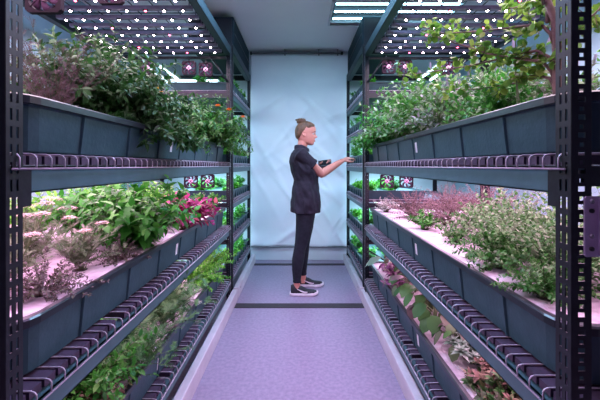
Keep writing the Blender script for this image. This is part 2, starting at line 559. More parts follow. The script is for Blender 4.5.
# ------------------------------------------------------------------ grow lights under the top frame
LEDX = [.758+.1215*k for k in range(8)]
for sd in ('left', 'right'):
    sg, xf = SIDES[sd]
    off = 0 if sd == 'left' else -.03
    grp = 'LED bars under the top of the %s rack' % sd
    lab = 'dark bar of bright pinkish LEDs under the top of the %s rack' % sd
    protos = {}
    for k in range(16):
        y = .96+.133*k
        kind = k % 3
        if kind not in protos:
            t = thing('grow_light_bar', lab, 'grow light', (0, y, 2.27), grp)
            xs = [x+off for x in LEDX]
            b = MB().box(sg*(xs[0]-.06), sg*(xs[-1]+.06), -.016, .016, .008, .03)
            obj('rail', b, M['led_mount'], t)
            red = {0: (2,), 1: (), 2: (5,)}[kind]
            for i, x in enumerate(xs):
                ld = MB().tube([(sg*x, 0, .008), (sg*x, 0, .002)], .016, 10)
                l_ = obj('led_mount', ld, M['black'], t)
                q = obj('led', MB().ball((sg*x, 0, .002), (.0080, .0080, .007), 10, 6), M['led_red'] if i in red else M['led'], l_)
                if i in red: q['label'] = 'red LED'
            for x in (xs[0]-.04, xs[-1]+.04):
                obj('hanger', MB().tube([(sg*x, 0, .03), (sg*x, 0, .075)], .004, 6), M['led_mount'], t)
            protos[kind] = t
        else:
            dup(protos[kind], (0, y, 2.27))
    # mesh that closes the top of the rack
    g = MB()
    for k in range(24): g.tube([(sg*(xf+.05), Y0+.05+k*.098, 0), (sg*(xf+DEPTH-.05), Y0+.05+k*.098, 0)], .004, 5)
    for k in range(8): g.tube([(sg*(xf+.07+.14*k), Y0+.04, .007), (sg*(xf+.07+.14*k), Y1-.04, .007)], .004, 5)
    o = obj('mesh_top', g, M['rack'], RACK[sd]); o.location = (-sg*xf, -Y0, 2.345)

# ------------------------------------------------------------------ fans
def fan_mesh(t, s=.062):
    n = 32; out = []; inn = []
    for k in range(n):
        a = 2*PI*k/n+PI/n
        c, sn = math.cos(a), math.sin(a); m = max(abs(c), abs(sn))
        out.append((s*c/m, s*sn/m)); inn.append((s*.92*c, s*.92*sn))
    R = lambda P, y: [(p[0], y, p[1]) for p in P]
    obj('frame', MB().rings([R(inn, .012), R(inn, -.012), R(out, -.012), R(out, .012), R(inn, .012)], False, False, False), M['fan'], t)
    for k in range(7):
        b = MB(); a0 = 2*PI*k/7
        V = []
        for j, rr in enumerate((.30, .6, .88)):
            for da, yy in ((-.26, -.006), (.26, .006)):
                a = a0+da+.25*j
                V.append((s*rr*math.cos(a), yy, s*rr*math.sin(a)))
        b.add(V, [(0,1,3,2), (2,3,5,4)], smooth=True)
        bo = obj('blade', b, M['blade'], t)
        m = bo.modifiers.new('thick', 'SOLIDIFY'); m.thickness = .0015
    obj('hub', MB().tube([(0,.008,0), (0,-.008,0), (0,-.011,0)], [s*.34, s*.34, s*.28], 16), M['hub'], t)
    obj('guard', MB().tube([(-s*.7,-.013,-s*.7), (s*.7,-.013,s*.7)], .002, 5).tube([(-s*.7,-.013,s*.7), (s*.7,-.013,-s*.7)], .002, 5), M['fan'], t)
FANS = [
 ((-1.40,3.06,2.165), 'dark pink-hubbed fan under the top of the left rack, leftmost of three', .062),
 ((-1.02,3.06,2.165), 'dark pink-hubbed fan under the top of the left rack, middle one of three', .062),
 ((-.865,3.06,2.150), 'dark pink-hubbed fan under the top of the left rack, nearest the aisle', .062),
 ((.815,3.06,2.175), 'dark pink-hubbed fan under the top of the right rack, nearest the aisle', .062),
 ((.965,3.06,2.175), 'dark pink-hubbed fan under the top of the right rack, second from the aisle', .062),
 ((1.36,3.06,2.165), 'dark pink-hubbed fan under the top of the right rack, farthest from the aisle', .062),
 ((-1.01,3.085,1.125), 'dark fan above the middle left trough, farther from the aisle', .062),
 ((-.855,3.085,1.125), 'dark fan above the middle left trough, nearer the aisle', .062),
 ((.805,3.085,1.125), 'dark fan above the middle right trough, nearer the aisle', .062),
 ((.985,3.085,1.125), 'dark fan above the middle right trough, farther from the aisle', .062),
 ((-1.15,1.50,2.035), 'large purple fan hanging over the near left plants, left of two at the top edge', .08),
 ((-1.06,1.87,2.245), 'purple fan hanging among the left LED lights, right of two at the top edge', .07),
]
fp = {}
for loc, lab, s in FANS:
    if s not in fp:
        t = thing('axial_fan', lab, 'fan', loc); fan_mesh(t, s)
        ztop = .10 if s == .062 else .20
        obj('bracket', MB().box(-.006, .006, .0, .006, s, s+.03), M['rack'], t)
        fp[s] = t
    else:
        dup(fp[s], loc, label=lab)
for sd in ('left', 'right'):
    sg, xf = SIDES[sd]
    for z in (2.245, 1.205):
        obj('fan_rail', MB().box(sg*.03, sg*(DEPTH-.03), 3.055-Y0 if z > 2 else 3.08-Y0, 3.075-Y0 if z > 2 else 3.1-Y0, z, z+.022), M['rack'], RACK[sd])

# ------------------------------------------------------------------ tubes and ceiling light
def tube_light(name, p0, p1, label, group=None, r=.013):
    c = (np.array(p0)+np.array(p1))/2; a = np.array(p0)-c; b = np.array(p1)-c
    t = thing(name, label, 'lamp', tuple(c), group)
    obj('tube', MB().tube([a*.97, b*.97], r, 10), M['tube'], t)
    u = unit(b-a)
    obj('end_socket', MB().tube([a, a*.965], r*1.5, 8), M['tubefix'], t)
    obj('end_socket', MB().tube([b*.965, b], r*1.5, 8), M['tubefix'], t)
    obj('batten', MB().tube([a+np.array([0,0,.022]), b+np.array([0,0,.022])], .012, 4), M['tubefix'], t)
    return t
TUBES = []
for sd in ('left', 'right'):
    sg, xf = SIDES[sd]
    for k, d in enumerate((.90, 1.06)):
        tube_light('tube_lamp', (sg*(xf+d), 3.62, 2.36), (sg*(xf+d), 4.26, 2.36),
                   'white tube lamp under the top of the far %s rack, %s the aisle' % (sd, ('nearer', 'farther from')[k]))
tube_light('tube_lamp', (-1.70, 4.20, 2.33), (-1.02, 4.20, 2.33), 'cool white tube lamp lying crosswise under the top of the far left rack', r=.022)
# lamps hidden under the closer decks of the far racks
for sd in ('left', 'right'):
    sg, xf = SIDES[sd]
    first = None
    for k in (1, 2, 4):
        z = SDECK[k]-.13
        lab = 'slim white tube lamp under a deck of the far %s rack' % sd; g = 'deck lamps of the far %s rack' % sd
        if first is None: first = tube_light('tube_lamp', (sg*(xf+.35), S0+.06, z), (sg*(xf+.35), S1-.06, z), lab, g, .012)
        else: dup(first, (first.location.x, first.location.y, z))

M['tube_far'] = emit('bright_cool_tube', (.42,.80,1.0), 16)
t = thing('ceiling_light', 'recessed ceiling light of cool white tubes above the far right rack', 'ceiling light', (.92, 3.34, HC))
fr = MB()
fr.box(-.62,.62,-.27,-.25,-.03,0).box(-.62,.62,.25,.27,-.03,0).box(-.62,-.60,-.27,.27,-.03,0).box(.60,.62,-.27,.27,-.03,0)
obj('frame', fr, M['tubefix'], t)
obj('reflector', MB().box(-.60,.60,-.25,.25,-.006,-.001), M['duct'], t)
for k in range(3):
    y = -.21+.155*k
    obj('tube', MB().tube([(-.58,y,-.022), (.58,y,-.022)], .008, 10), M['tube_far'], t)
obj('louvre', MB().box(-.6,.6,.165,.185,-.035,-.004), M['rail'], t)
t3 = dup(t, (0, 2.2, HC), label='added unseen fill light of cool white tubes over the middle of the aisle')  # out-of-frame copy, added to bring blue light to the far aisle
M['tube_fill'] = emit('added_lavender_fill', (.80,.44,1.0), 29)
t2 = thing('added_fill_light', 'added unseen fill light of lavender tubes over the near end of the aisle', 'ceiling light', (0, 1.15, HC))  # invented lamp above the frame, added to tint ceiling and floor lavender
obj('housing', MB().box(-.20,.20,-.62,.62,-.215,-.185), M['tubefix'], t2)
for x in (-.12, 0, .12):
    obj('tube', MB().tube([(x,-.58,-.235), (x,.58,-.235)], .014, 10), M['tube_fill'], t2)
for y in (-.5, .5):
    obj('hanger', MB().tube([(0,y,-.19), (0,y,0)], .004, 6), M['rail'], t2)

# ------------------------------------------------------------------ steel bracket on the near right post
def slotplate():
    # rounded plate with two long slots
    cols = [0, .004, .030, .034, .092, .104]; rows = [0, .004, .034, .042, .096, .104, .130, .134]
    V = []; F = []; ids = {}
    def vid(i, j):
        if (i, j) not in ids:
            x, z = cols[i], rows[j]
            if i == 0 and j == 0: x, z = .0018, .0018
            if i == 0 and j == len(rows)-1: x, z = .0018, rows[-1]-.0018
            ids[(i, j)] = len(V); V.append((x, 0, z))
        return ids[(i, j)]
    for j in range(len(rows)-1):
        for i in range(len(cols)-1):
            if i == 3 and j in (2, 4): continue
            F.append((vid(i,j), vid(i+1,j), vid(i+1,j+1), vid(i,j+1)))
    return MB().add(V, F)
p = obj('bracket_plate', slotplate(), M['bracket'], RACK['right'])
p.location = (.629-.605, .739-Y0, 1.068); p['label'] = 'purple grey bracket plate screwed to the near post'
m = p.modifiers.new('thick', 'SOLIDIFY'); m.thickness = .004; m.offset = 1
obj('return_flange', MB().box(.030, .034, -.004, -.012, .006, .128), M['bracket'], p)
for (x, z, mm) in ((.014, .122, 'screw'), (.014, .046, 'screw'), (.014, .102, 'black'), (.014, .018, 'black')):
    obj('screw', MB().tube([(x, -.003, z), (x, -.0075, z), (x, -.009, z)], [.0052, .0052, .003], 12), M[mm], p)
# ------------------------------------------------------------------ plants
G = {}
G['marigold'] = leaf_mat('dark_marigold_leaf', (.010,.055,.010), (.040,.150,.024), (.12,.20,.10), .45, .22)
G['marigold2'] = leaf_mat('marigold_leaf', (.014,.075,.010), (.060,.19,.028), (.15,.24,.11), .45, .25)
G['basil'] = leaf_mat('basil_leaf', (.016,.12,.016), (.05,.27,.028), (.15,.38,.09), .40, .3)
G['mixed'] = leaf_mat('mixed_green_leaf', (.022,.13,.018), (.10,.30,.05), (.34,.36,.30), .45, .28)
G['mauve'] = leaf_mat('mauve_leaf', (.06,.16,.045), (.20,.28,.14), (.42,.36,.42), .55, .22)
G['mauvetw'] = leaf_mat('dry_mauve_twig', (.11,.07,.082), (.20,.135,.15), (.11,.10,.06), .7, .15)
G['tree'] = leaf_mat('yellow_green_leaf', (.06,.19,.025), (.15,.31,.04), (.30,.44,.08), .40, .35)
G['yarrow'] = leaf_mat('grey_green_feather', (.08,.15,.065), (.19,.26,.14), (.30,.29,.25), .6, .2)
G['greytwig'] = leaf_mat('grey_purple_sprig', (.075,.065,.065), (.15,.12,.12), (.10,.14,.065), .65, .2)
G['tall'] = leaf_mat('bright_basil_leaf', (.014,.13,.012), (.04,.26,.022), (.10,.36,.05), .38, .3)
G['coleus'] = leaf_mat('magenta_leaf', (.20,.012,.07), (.38,.03,.17), (.50,.10,.12), .42, .3)
G['light'] = leaf_mat('light_green_leaf', (.04,.25,.018), (.13,.44,.035), (.26,.58,.10), .42, .35)
G['dill'] = leaf_mat('dill_green', (.03,.12,.04), (.10,.24,.09), (.20,.36,.14), .55, .2)
G['mint'] = leaf_mat('mint_leaf', (.022,.12,.02), (.11,.27,.08), (.27,.35,.22), .5, .28)
G['mintgreen'] = leaf_mat('deep_mint_leaf', (.016,.12,.012), (.055,.23,.035), (.2,.34,.14), .5, .28)
G['pale'] = leaf_mat('pale_leaf', (.28,.33,.26), (.45,.45,.40), (.55,.48,.50), .55, .25)
G['broad'] = leaf_mat('broad_dull_green_leaf', (.02,.085,.02), (.06,.16,.04), (.14,.085,.095), .42, .25)
G['purple'] = leaf_mat('purple_leaf', (.14,.04,.12), (.25,.08,.21), (.16,.14,.09), .45, .25)
G['sage'] = leaf_mat('grey_sage_leaf', (.10,.19,.13), (.21,.31,.23), (.33,.40,.33), .55, .2)
G['rust'] = leaf_mat('rusty_leaf', (.17,.085,.07), (.30,.19,.15), (.15,.19,.07), .55, .25)
G['stemg'] = mat('green_stem', (.09,.15,.05), .6, col2=(.12,.13,.06))
G['stemb'] = mat('brown_twig', (.16,.095,.075), .7, col2=(.11,.07,.055), scale=30, bump=.3)
G['orange'] = leaf_mat('orange_petal', (.75,.13,.012), (.95,.25,.02), None, .5, .25)
G['yellow'] = leaf_mat('yellow_petal', (.80,.45,.03), (.95,.62,.06), None, .5, .25)
G['pink'] = leaf_mat('pale_pink_floret', (.72,.52,.48), (.86,.68,.64), (.70,.50,.42), .6, .25)
G['lilac'] = leaf_mat('lilac_floret', (.36,.27,.40), (.50,.40,.52), None, .6, .25)

SEEDN = [100]
def nrng():
    SEEDN[0] += 1
    return np.random.default_rng(SEEDN[0])

def netpot(root, r=.026):
    p = MB().tube([(0,0,.0015), (0,0,-.010)], [r, r*.9], 14)
    o = obj('net_pot', p, M['pot'], root)
    obj('plug', MB().tube([(0,0,.0035), (0,0,.001)], [r*.62, r*.7], 10), M['soil'], o)

def pos(side, x, y, level):
    return (SIDES[side][0]*x, y, RAFTZ[level])

def plant(name, label, cat, p, leaf, kind, n=40, H=.35, th=.9, droop=.5, per=14, L=.04, W=.5, t0=.25, curl=.3,
          outw=.7, lift=.25, rad=.0022, group=None, lean=(0,0), pair=True, stemmat='stemg', limbs=None,
          flowers=None, shrink=.35, sway=.06, hvar=.35, asp=1.0, pot=True, cut=None):
    """bushy plant: n stems fanned up to th, leaves in pairs along them. asp squeezes the spread in y"""
    rng = nrng()
    root = thing(name, label, cat, p, group)
    LV = Leaves(rng); st = MB(); tips = []
    for i in range(n):
        ph = 2*PI*(i*.381966 + rng.uniform(-.06,.06))
        a = th*math.sqrt((i+.5)/n)*rng.uniform(.8,1.1)
        ln = H*(1-hvar*rng.random())*(1+.15*(a/max(th,.01)))
        base = (rng.normal(0,.008), rng.normal(0,.008), -.002)
        pts = stem_line(rng, base, a, ph, ln, droop*(.4+a), 7, sway)
        q = np.linspace(0,1,7)[:,None]
        pts[:,0:2] += q*np.array(lean)*ln
        pts[:,1] *= asp
        if cut is None: pts[:,2] = np.maximum(pts[:,2], -.002)
        else:      # hangs over the rim, but stays above it while inside the trough
            side = 'left' if p[0] < 0 else 'right'
            inside = np.abs(pts[:,0]+p[0]) > SIDES[side][1]+.02
            pts[:,2] = np.where(inside, np.maximum(pts[:,2], .03*q[:,0]), np.maximum(pts[:,2], -cut*rng.uniform(.5,1.1)))
        st.tube([tuple(x) for x in pts], [rad*(1-.65*k/6) for k in range(7)], 4, False)
        tips.append((pts[-1], unit(pts[-1]-pts[-2])))
        tt = rng.uniform(0,1)
        for k in range(per):
            t = t0+(1-t0)*(k+rng.uniform(0,.8))/per
            c, d = at_line(pts, min(t,.999))
            b0 = rng.uniform(0, 2*PI) if not pair else (k*PI/2+i)
            ux = unit(np.cross(d, [0.13,.2,1])) if abs(d[2]) < .97 else np.array([1.,0,0])
            uy = np.cross(d, ux)
            for s in ((0, PI) if pair else (0,)):
                an = b0+s+rng.normal(0,.35)
                o = math.cos(an)*ux+math.sin(an)*uy
                dd = unit(o*outw+d*.55+np.array([0,0,lift])+rng.normal(0,.14,3))
                nn = unit(np.array([0,0,1.])*.9+d*.3+rng.normal(0,.28,3))
                ll = L*(1-shrink*t)*rng.uniform(.75,1.2)
                LV.put(c, dd, nn, ll, ll*W*rng.uniform(.85,1.15), rng.random())
    lm = MB(); LV.build(lm, kind, curl)
    obj('foliage', lm, G[leaf], root)
    obj('stems', st, G[stemmat], root)
    if flowers: flowers(root, rng, tips)
    if pot: netpot(root)
    return root

def feather(name, label, cat, p, leaf, n=30, H=.3, th=.8, droop=.5, per=12, L=.05, nl=9, W=.10, group=None, lean=(0,0),
            flowers=None, rad=.0016, t0=.15, stemmat='stemg', lift=.3, pot=True, sway=.07, needle=.35):
    """ferny plant: each leaf is a rachis with fine side leaflets"""
    rng = nrng()
    root = thing(name, label, cat, p, group)
    LV = Leaves(rng); st = MB(); tips = []
    for i in range(n):
        ph = 2*PI*(i*.381966+rng.uniform(-.08,.08))
        a = th*math.sqrt((i+.5)/n)*rng.uniform(.7,1.15)
        ln = H*rng.uniform(.65,1.0)
        pts = stem_line(rng, (rng.normal(0,.007), rng.normal(0,.007), -.002), a, ph, ln, droop*(.4+a), 7, sway)
        q = np.linspace(0,1,7)[:,None]
        pts[:,0:2] += q*np.array(lean)*ln
        pts[:,2] = np.maximum(pts[:,2], -.002)
        st.tube([tuple(x) for x in pts], [rad*(1-.6*k/6) for k in range(7)], 4, False)
        tips.append((pts[-1], unit(pts[-1]-pts[-2])))
        for k in range(per):
            t = t0+(1-t0)*(k+rng.random())/per
            c, d = at_line(pts, min(t,.999))
            an = rng.uniform(0,2*PI)
            o = np.array([math.cos(an), math.sin(an), 0])
            dd = unit(o*.8+d*.6+np.array([0,0,lift]))
            ll = L*rng.uniform(.7,1.2)*(1-.3*t)
            side = unit(np.cross(dd, [0,0,1.])); up = np.cross(side, dd)
            tn = rng.random()
            for m in range(nl):
                s = (m+1)/(nl+.3)
                pp = c+dd*ll*s-np.array([0,0,1])*ll*.25*s*s
                wl = ll*needle*(1-.55*s)
                for sg in (-1, 1):
                    LV.put(pp, unit(side*sg*.85+dd*.55+up*rng.normal(.1,.25)), up, wl, ll*W*.5, min(1,max(0,tn+rng.normal(0,.12))))
            LV.put(c, dd, up, ll, ll*W*.5, tn)
    lm = MB(); LV.build(lm, 'needle', 0.0)
    obj('foliage', lm, G[leaf], root)
    obj('stems', st, G[stemmat], root)
    if flowers: flowers(root, rng, tips)
    if pot: netpot(root)
    return root

def rosette(name, label, cat, p, leaf, kind='ovate', n=26, L=.08, W=.45, rise=.9, group=None, heads=1, spread=.0, hh=.02, curl=.4, stem_h=.0, pot=True):
    """leaves spiralling from one or several short crowns"""
    rng = nrng(); root = thing(name, label, cat, p, group)
    LV = Leaves(rng); st = MB()
    for h in range(heads):
        a = 2*PI*h*.381966*1.0; r = spread*math.sqrt((h+.4)/max(heads,1))
        z = stem_h*rng.uniform(.5,1.0)
        c0 = np.array([r*math.cos(a), r*math.sin(a), z])
        st.tube([(c0[0]*.2, c0[1]*.2, -.002), (c0[0]*.8, c0[1]*.8, z*.6), tuple(c0+[0,0,hh])], [.004,.0035,.002], 5, False)
        for i in range(n):
            an = i*2.39996+rng.normal(0,.1); f = i/n
            el = rise*(.15+.85*f)
            d = np.array([math.cos(an)*math.cos(el), math.sin(an)*math.cos(el), math.sin(el)])
            nn = np.array([-math.cos(an)*math.sin(el), -math.sin(an)*math.sin(el), math.cos(el)])
            ll = L*(1-.5*f)*rng.uniform(.85,1.15)
            LV.put(c0+np.array([0,0,hh*f]), d, unit(nn+rng.normal(0,.1,3)), ll, ll*W, rng.random())
    lm = MB(); LV.build(lm, kind, curl)
    obj('foliage', lm, G[leaf], root); obj('stems', st, G['stemg'], root)
    if pot: netpot(root)
    return root

def broad(name, label, cat, p, leaf, leaves, L=.1, W=.8, group=None, kind='round'):
    """few large leaves on long stalks: leaves = [(dx,dy,dz, azimuth deg, pitch deg, scale)]"""
    rng = nrng(); root = thing(name, label, cat, p, group)
    st = MB(); netpot(root)
    LV = Leaves(rng)
    for (dx, dy, dz, az, pt, s) in leaves:
        e = np.array([dx, dy, dz])
        m = e*.5+np.array([0,0,.25*dz]); m[0:2] *= .6
        st.tube([(0,0,-.002), tuple(m), tuple(e)], [.0035,.0028,.002], 5, False)
        a = math.radians(az); b = math.radians(pt)
        d = np.array([math.cos(a)*math.cos(b), math.sin(a)*math.cos(b), math.sin(b)])
        n_ = np.array([-math.cos(a)*math.sin(b), -math.sin(a)*math.sin(b), math.cos(b)])
        lv = Leaves(rng); lv.put(e, d, n_, L*s, L*s*W, rng.random())
        b_ = MB(); lv.build(b_, kind, .35)
        obj('leaf', b_, G[leaf], root)
    obj('stems', st, G['stemg'], root)
    return root

# --- flower makers
def marigolds(where, m='orange', r=.017):
    def f(root, rng, tips):
        for w in where:
            w = np.array(w, float)
            tip = min(tips, key=lambda t: np.linalg.norm(t[0]-w))[0]
            fl = Leaves(rng)
            for ring, (n, el, k) in enumerate(((12, .15, 1.0), (10, .6, .8), (7, 1.0, .55))):
                for i in range(n):
                    a = 2*PI*(i+.5*ring)/n
                    d = np.array([math.cos(a)*math.cos(el), math.sin(a)*math.cos(el), math.sin(el)])
                    nn = np.array([-math.cos(a)*math.sin(el), -math.sin(a)*math.sin(el), math.cos(el)])
                    fl.put(w, d, nn, r*k, r*.55, rng.random())
            mb = MB(); fl.build(mb, 'petal', .3)
            o = obj('flower', mb, G[m], root); o['label'] = m+' flower'
            s = MB().tube([tuple(tip), tuple((tip+w)/2+np.array([0,0,.005])), tuple(w)], .0016, 5, False)
            obj('flower_stalk', s, G['stemg'], o)
    return f
def umbels(where, r=.035, m='pink'):
    def f(root, rng, tips):
        for w in where:
            w = np.array(w, float); rr = r*rng.uniform(.85,1.15)
            fl = Leaves(rng); st = MB()
            low = w+np.array([-w[0]*.15, -w[1]*.15, -.05])
            st.tube([(w[0]*.1, w[1]*.1, 0), tuple(low*np.array([.75,.75,.6])), tuple(low)], .0018, 5, False)
            for i in range(70):
                a = i*2.39996; q = rr*math.sqrt((i+.5)/70)
                c = w+np.array([q*math.cos(a), q*math.sin(a), -.35*q*q/rr+rng.normal(0,.0015)])
                if i % 9 == 0: st.tube([tuple(low), tuple(c)], .0007, 3, False)
                for j in range(2):
                    an = rng.uniform(0,6.28)
                    fl.put(c, (math.cos(an), math.sin(an), .35), (0,0,1), .0062, .0055, rng.random())
            mb = MB(); fl.build(mb, 'tiny', .2)
            o = obj('flower_head', mb, G[m], root); o['label'] = 'flat pale pink flower head'
            obj('flower_stalk', st, G['stemg'], o)
    return f
def spikes(k, ln=.045, m='lilac'):
    def f(root, rng, tips):
        tp = sorted(tips, key=lambda t: -t[0][2])[:k*2:2]
        for (p, d) in tp:
            fl = Leaves(rng); d = unit(d+np.array([0,0,.8]))
            for i in range(46):
                t = i/46; an = i*2.4
                o = np.array([math.cos(an), math.sin(an), .25])
                fl.put(p+d*ln*t, unit(o), (0,0,1), .011*(1-.5*t), .007, rng.random())
            mb = MB(); fl.build(mb, 'tiny', .2)
            o = obj('flower_spike', mb, G[m], root); o['label'] = 'lilac flower spike'
    return f

# =================== left rack, top shelf
feather('feathery_plant', 'feathery mauve pink plant nearest the front post on the top left shelf', 'plant', pos('left',.90,1.22,'top'), 'mauvetw', n=34, H=.36, th=.6, per=12, L=.055, nl=7, W=.09, stemmat='stemb')
feather('feathery_plant', 'pale green feathery plant behind the mauve one on the top left shelf', 'plant', pos('left',1.18,1.38,'top'), 'yarrow', n=34, H=.42, th=.6, per=12, L=.06, nl=7, W=.1)
MK = dict(leaf='marigold', kind='lance', W=.42, per=19, curl=.35, outw=.8, lift=.1)
plant('marigold_bush', 'tallest dark green marigold bush, nearest the viewer on the top left shelf', 'plant', pos('left',.93,1.55,'top'), n=120, H=.46, th=.75, droop=.9, L=.052, **MK)
plant('marigold_bush', 'dark green marigold bush spilling over the rim midway along the top left trough', 'plant', pos('left',.80,1.64,'top'), n=120, H=.32, th=.95, droop=1.8, L=.052, lean=(.20,-.06), cut=.08, **MK)
plant('marigold_bush', 'dark green marigold bush at the back behind the spilling one on the top left shelf', 'plant', pos('left',1.22,1.9,'top'), n=90, H=.46, th=.8, droop=.9, L=.058, **MK)
plant('marigold_bush', 'low dark marigold bush between the two overhanging bushes of the top left shelf', 'plant', pos('left',1.05,2.15,'top'), n=80, H=.32, th=.6, droop=1.2, L=.052, **MK)
MK2 = dict(MK); MK2['leaf'] = 'marigold2'
plant('marigold_bush', 'rounded marigold bush with orange flowers hanging over the far end of the top left trough', 'plant', pos('left',.80,2.74,'top'), n=170, H=.43, th=.8, droop=1.6, L=.052, lean=(.0,0), cut=.09,
      flowers=marigolds([(.15,-.10,.31), (.23,-.06,.285), (.33,.0,.235)], 'orange', .024), **MK2)
plant('marigold_bush', 'marigold bush with tiny yellow flowers at the back of the top left shelf', 'plant', pos('left',1.12,2.62,'top'), n=80, H=.43, th=.8, droop=1.0, L=.055, flowers=marigolds([(.05,-.05,.40), (.0,0,.44), (-.12,-.1,.36)], 'yellow', .016), **MK2)

# =================== right rack, top shelf
plant('basil_bush', 'dark green basil bush hanging over the far end of the top right trough', 'plant', pos('right',.80,2.82,'top'), 'basil', 'ovate', n=150, H=.38, th=.85, droop=1.5, per=12, L=.050, W=.58, lean=(.0,-.03), cut=.03)
plant('basil_bush', 'basil bush behind the overhanging one at the far end of the top right shelf', 'plant', pos('right',1.02,2.72,'top'), 'basil', 'ovate', n=80, H=.46, th=.8, droop=.9, per=12, L=.052, W=.58)
plant('herb_bush', 'bushy green herb beside the overhanging basil on the top right shelf', 'plant', pos('right',.80,2.42,'top'), 'mixed', 'ovate', n=95, H=.46, th=.85, droop=1.0, per=12, L=.050, W=.55)
plant('flowering_herb', 'green herb with lilac flower spikes near the middle of the top right shelf', 'plant', pos('right',.84,2.05,'top'), 'mixed', 'lance', n=90, H=.44, th=.8, droop=.8, per=13, L=.050, W=.48, flowers=spikes(7))
plant('flowering_herb', 'mauve tinted flowering herb behind the rim in the middle of the top right shelf', 'plant', pos('right',.82,1.74,'top'), 'mauve', 'lance', n=80, H=.30, th=1.0, droop=.9, per=12, L=.040, W=.46, flowers=spikes(6,.04))
plant('flowering_herb', 'tall green herb with upright leafy shoots behind the mauve one on the top right shelf', 'plant', pos('right',1.08,1.85,'top'), 'mixed', 'ovate', n=70, H=.46, th=.65, droop=.4, per=13, L=.046, W=.5, flowers=spikes(5))
plant('leafy_herb', 'green herb with glossy leaves left of the little tree on the top right shelf', 'plant', pos('right',.86,1.42,'top'), 'basil', 'ovate', n=70, H=.28, th=.95, droop=.8, per=11, L=.038, W=.55)
plant('leafy_herb', 'purplish low herb at the foot of the little tree on the top right shelf', 'plant', pos('right',1.02,1.28,'top'), 'mauve', 'ovate', n=56, H=.22, th=.9, droop=.7, per=11, L=.034, W=.55, flowers=spikes(4,.035))
plant('leafy_herb', 'mid green herb at the back of the top right shelf behind the little tree', 'plant', pos('right',1.3,1.75,'top'), 'mixed', 'ovate', n=80, H=.44, th=.8, droop=.7, per=11, L=.045, W=.5)
plant('leafy_herb', 'mid green herb at the back of the top right shelf behind the basil', 'plant', pos('right',1.3,2.4,'top'), 'mixed', 'ovate', n=80, H=.50, th=.8, droop=.7, per=11, L=.048, W=.5)

def tree():
    rng = nrng()
    root = thing('potted_tree', 'slender little tree with round yellow green leaves beside the near right post', 'tree', pos('right',.86,1.10,'top'))
    trunk = [(0,0,-.002), (-.004,.01,.10), (.004,.02,.20), (-.004,.02,.32), (-.03,.03,.42), (-.06,.05,.54), (-.07,.07,.66)]
    obj('trunk', MB().tube(trunk, [.014,.0135,.013,.0115,.010,.008,.005], 8), G['stemb'], root)
    # branches toward the aisle and down the shelf
    B = [
     [(.0,.02,.17), (-.06,.06,.20), (-.16,.14,.25), (-.26,.25,.34), (-.33,.36,.42)],
     [(.0,.02,.22), (-.07,.10,.235), (-.18,.22,.23), (-.30,.42,.255), (-.36,.62,.30)],
     [(-.004,.02,.30), (-.05,.08,.33), (-.13,.2,.36), (-.22,.38,.42), (-.27,.5,.50)],
     [(-.02,.03,.38), (.02,.1,.43), (.04,.22,.47), (.02,.38,.52)],
     [(.0,.02,.24), (.05,-.01,.28), (.11,-.02,.34), (.17,.0,.42)],
     [(-.03,.03,.44), (-.10,.05,.48), (-.20,.10,.54), (-.28,.2,.58)],
     [(.0,.02,.15), (-.05,.12,.14), (-.12,.28,.15), (-.2,.5,.2)],
     [(-.05,.05,.50), (0,.12,.58), (.05,.2,.66)],
    ]
    LV = Leaves(rng)
    for pl in B:
        a, b = pl[0], pl[1]
        pl = [(a[0], a[1], a[2]-.06), (a[0]*.85+b[0]*.15, a[1]*.85+b[1]*.15, a[2]-.02), (a[0]*.5+b[0]*.5, a[1]*.5+b[1]*.5, (a[2]+b[2])/2+.006)] + pl[1:]
        tw = MB().tube(pl, [.0070-.0054*k/(len(pl)-1) for k in range(len(pl))], 6)
        P = np.array(pl)
        for t in np.linspace(.25,.99,20):
            c, d = at_line(P, t)
            e = unit(rng.normal(0,1,3)+np.array([0,0,.35])+d*.6)*rng.uniform(.03,.085)
            tw.tube([tuple(c), tuple(c+e*.5+np.array([0,0,.004])), tuple(c+e)], [.0016,.0012,.0008], 4, False)
            for s in np.linspace(.3,1,4):
                cc = c+e*s
                for q in range(2 if rng.random() < .7 else 1):
                    dd = unit(rng.normal(0,1,3)+d*.3+np.array([0,0,-.15]))
                    nn = unit(np.array([0,0,1.])+rng.normal(0,.6,3))
                    l = rng.uniform(.018,.033)
                    LV.put(cc, dd, nn, l, l*.85, rng.random())
        obj('branch', tw, G['stemb'], root)
    mb = MB(); LV.build(mb, 'round', .15)
    obj('foliage', mb, G['tree'], root)
    netpot(root, .034)
    # a second thin upright shoot beside it
tree()
plant('slender_shoot', 'thin upright green shoot rising left of the little tree trunk', 'plant', pos('right',.80,1.20,'top'), 'light', 'round', n=2, H=.34, th=.08, droop=.0, per=6, L=.022, W=.8, rad=.0035, t0=.5, pot=False)

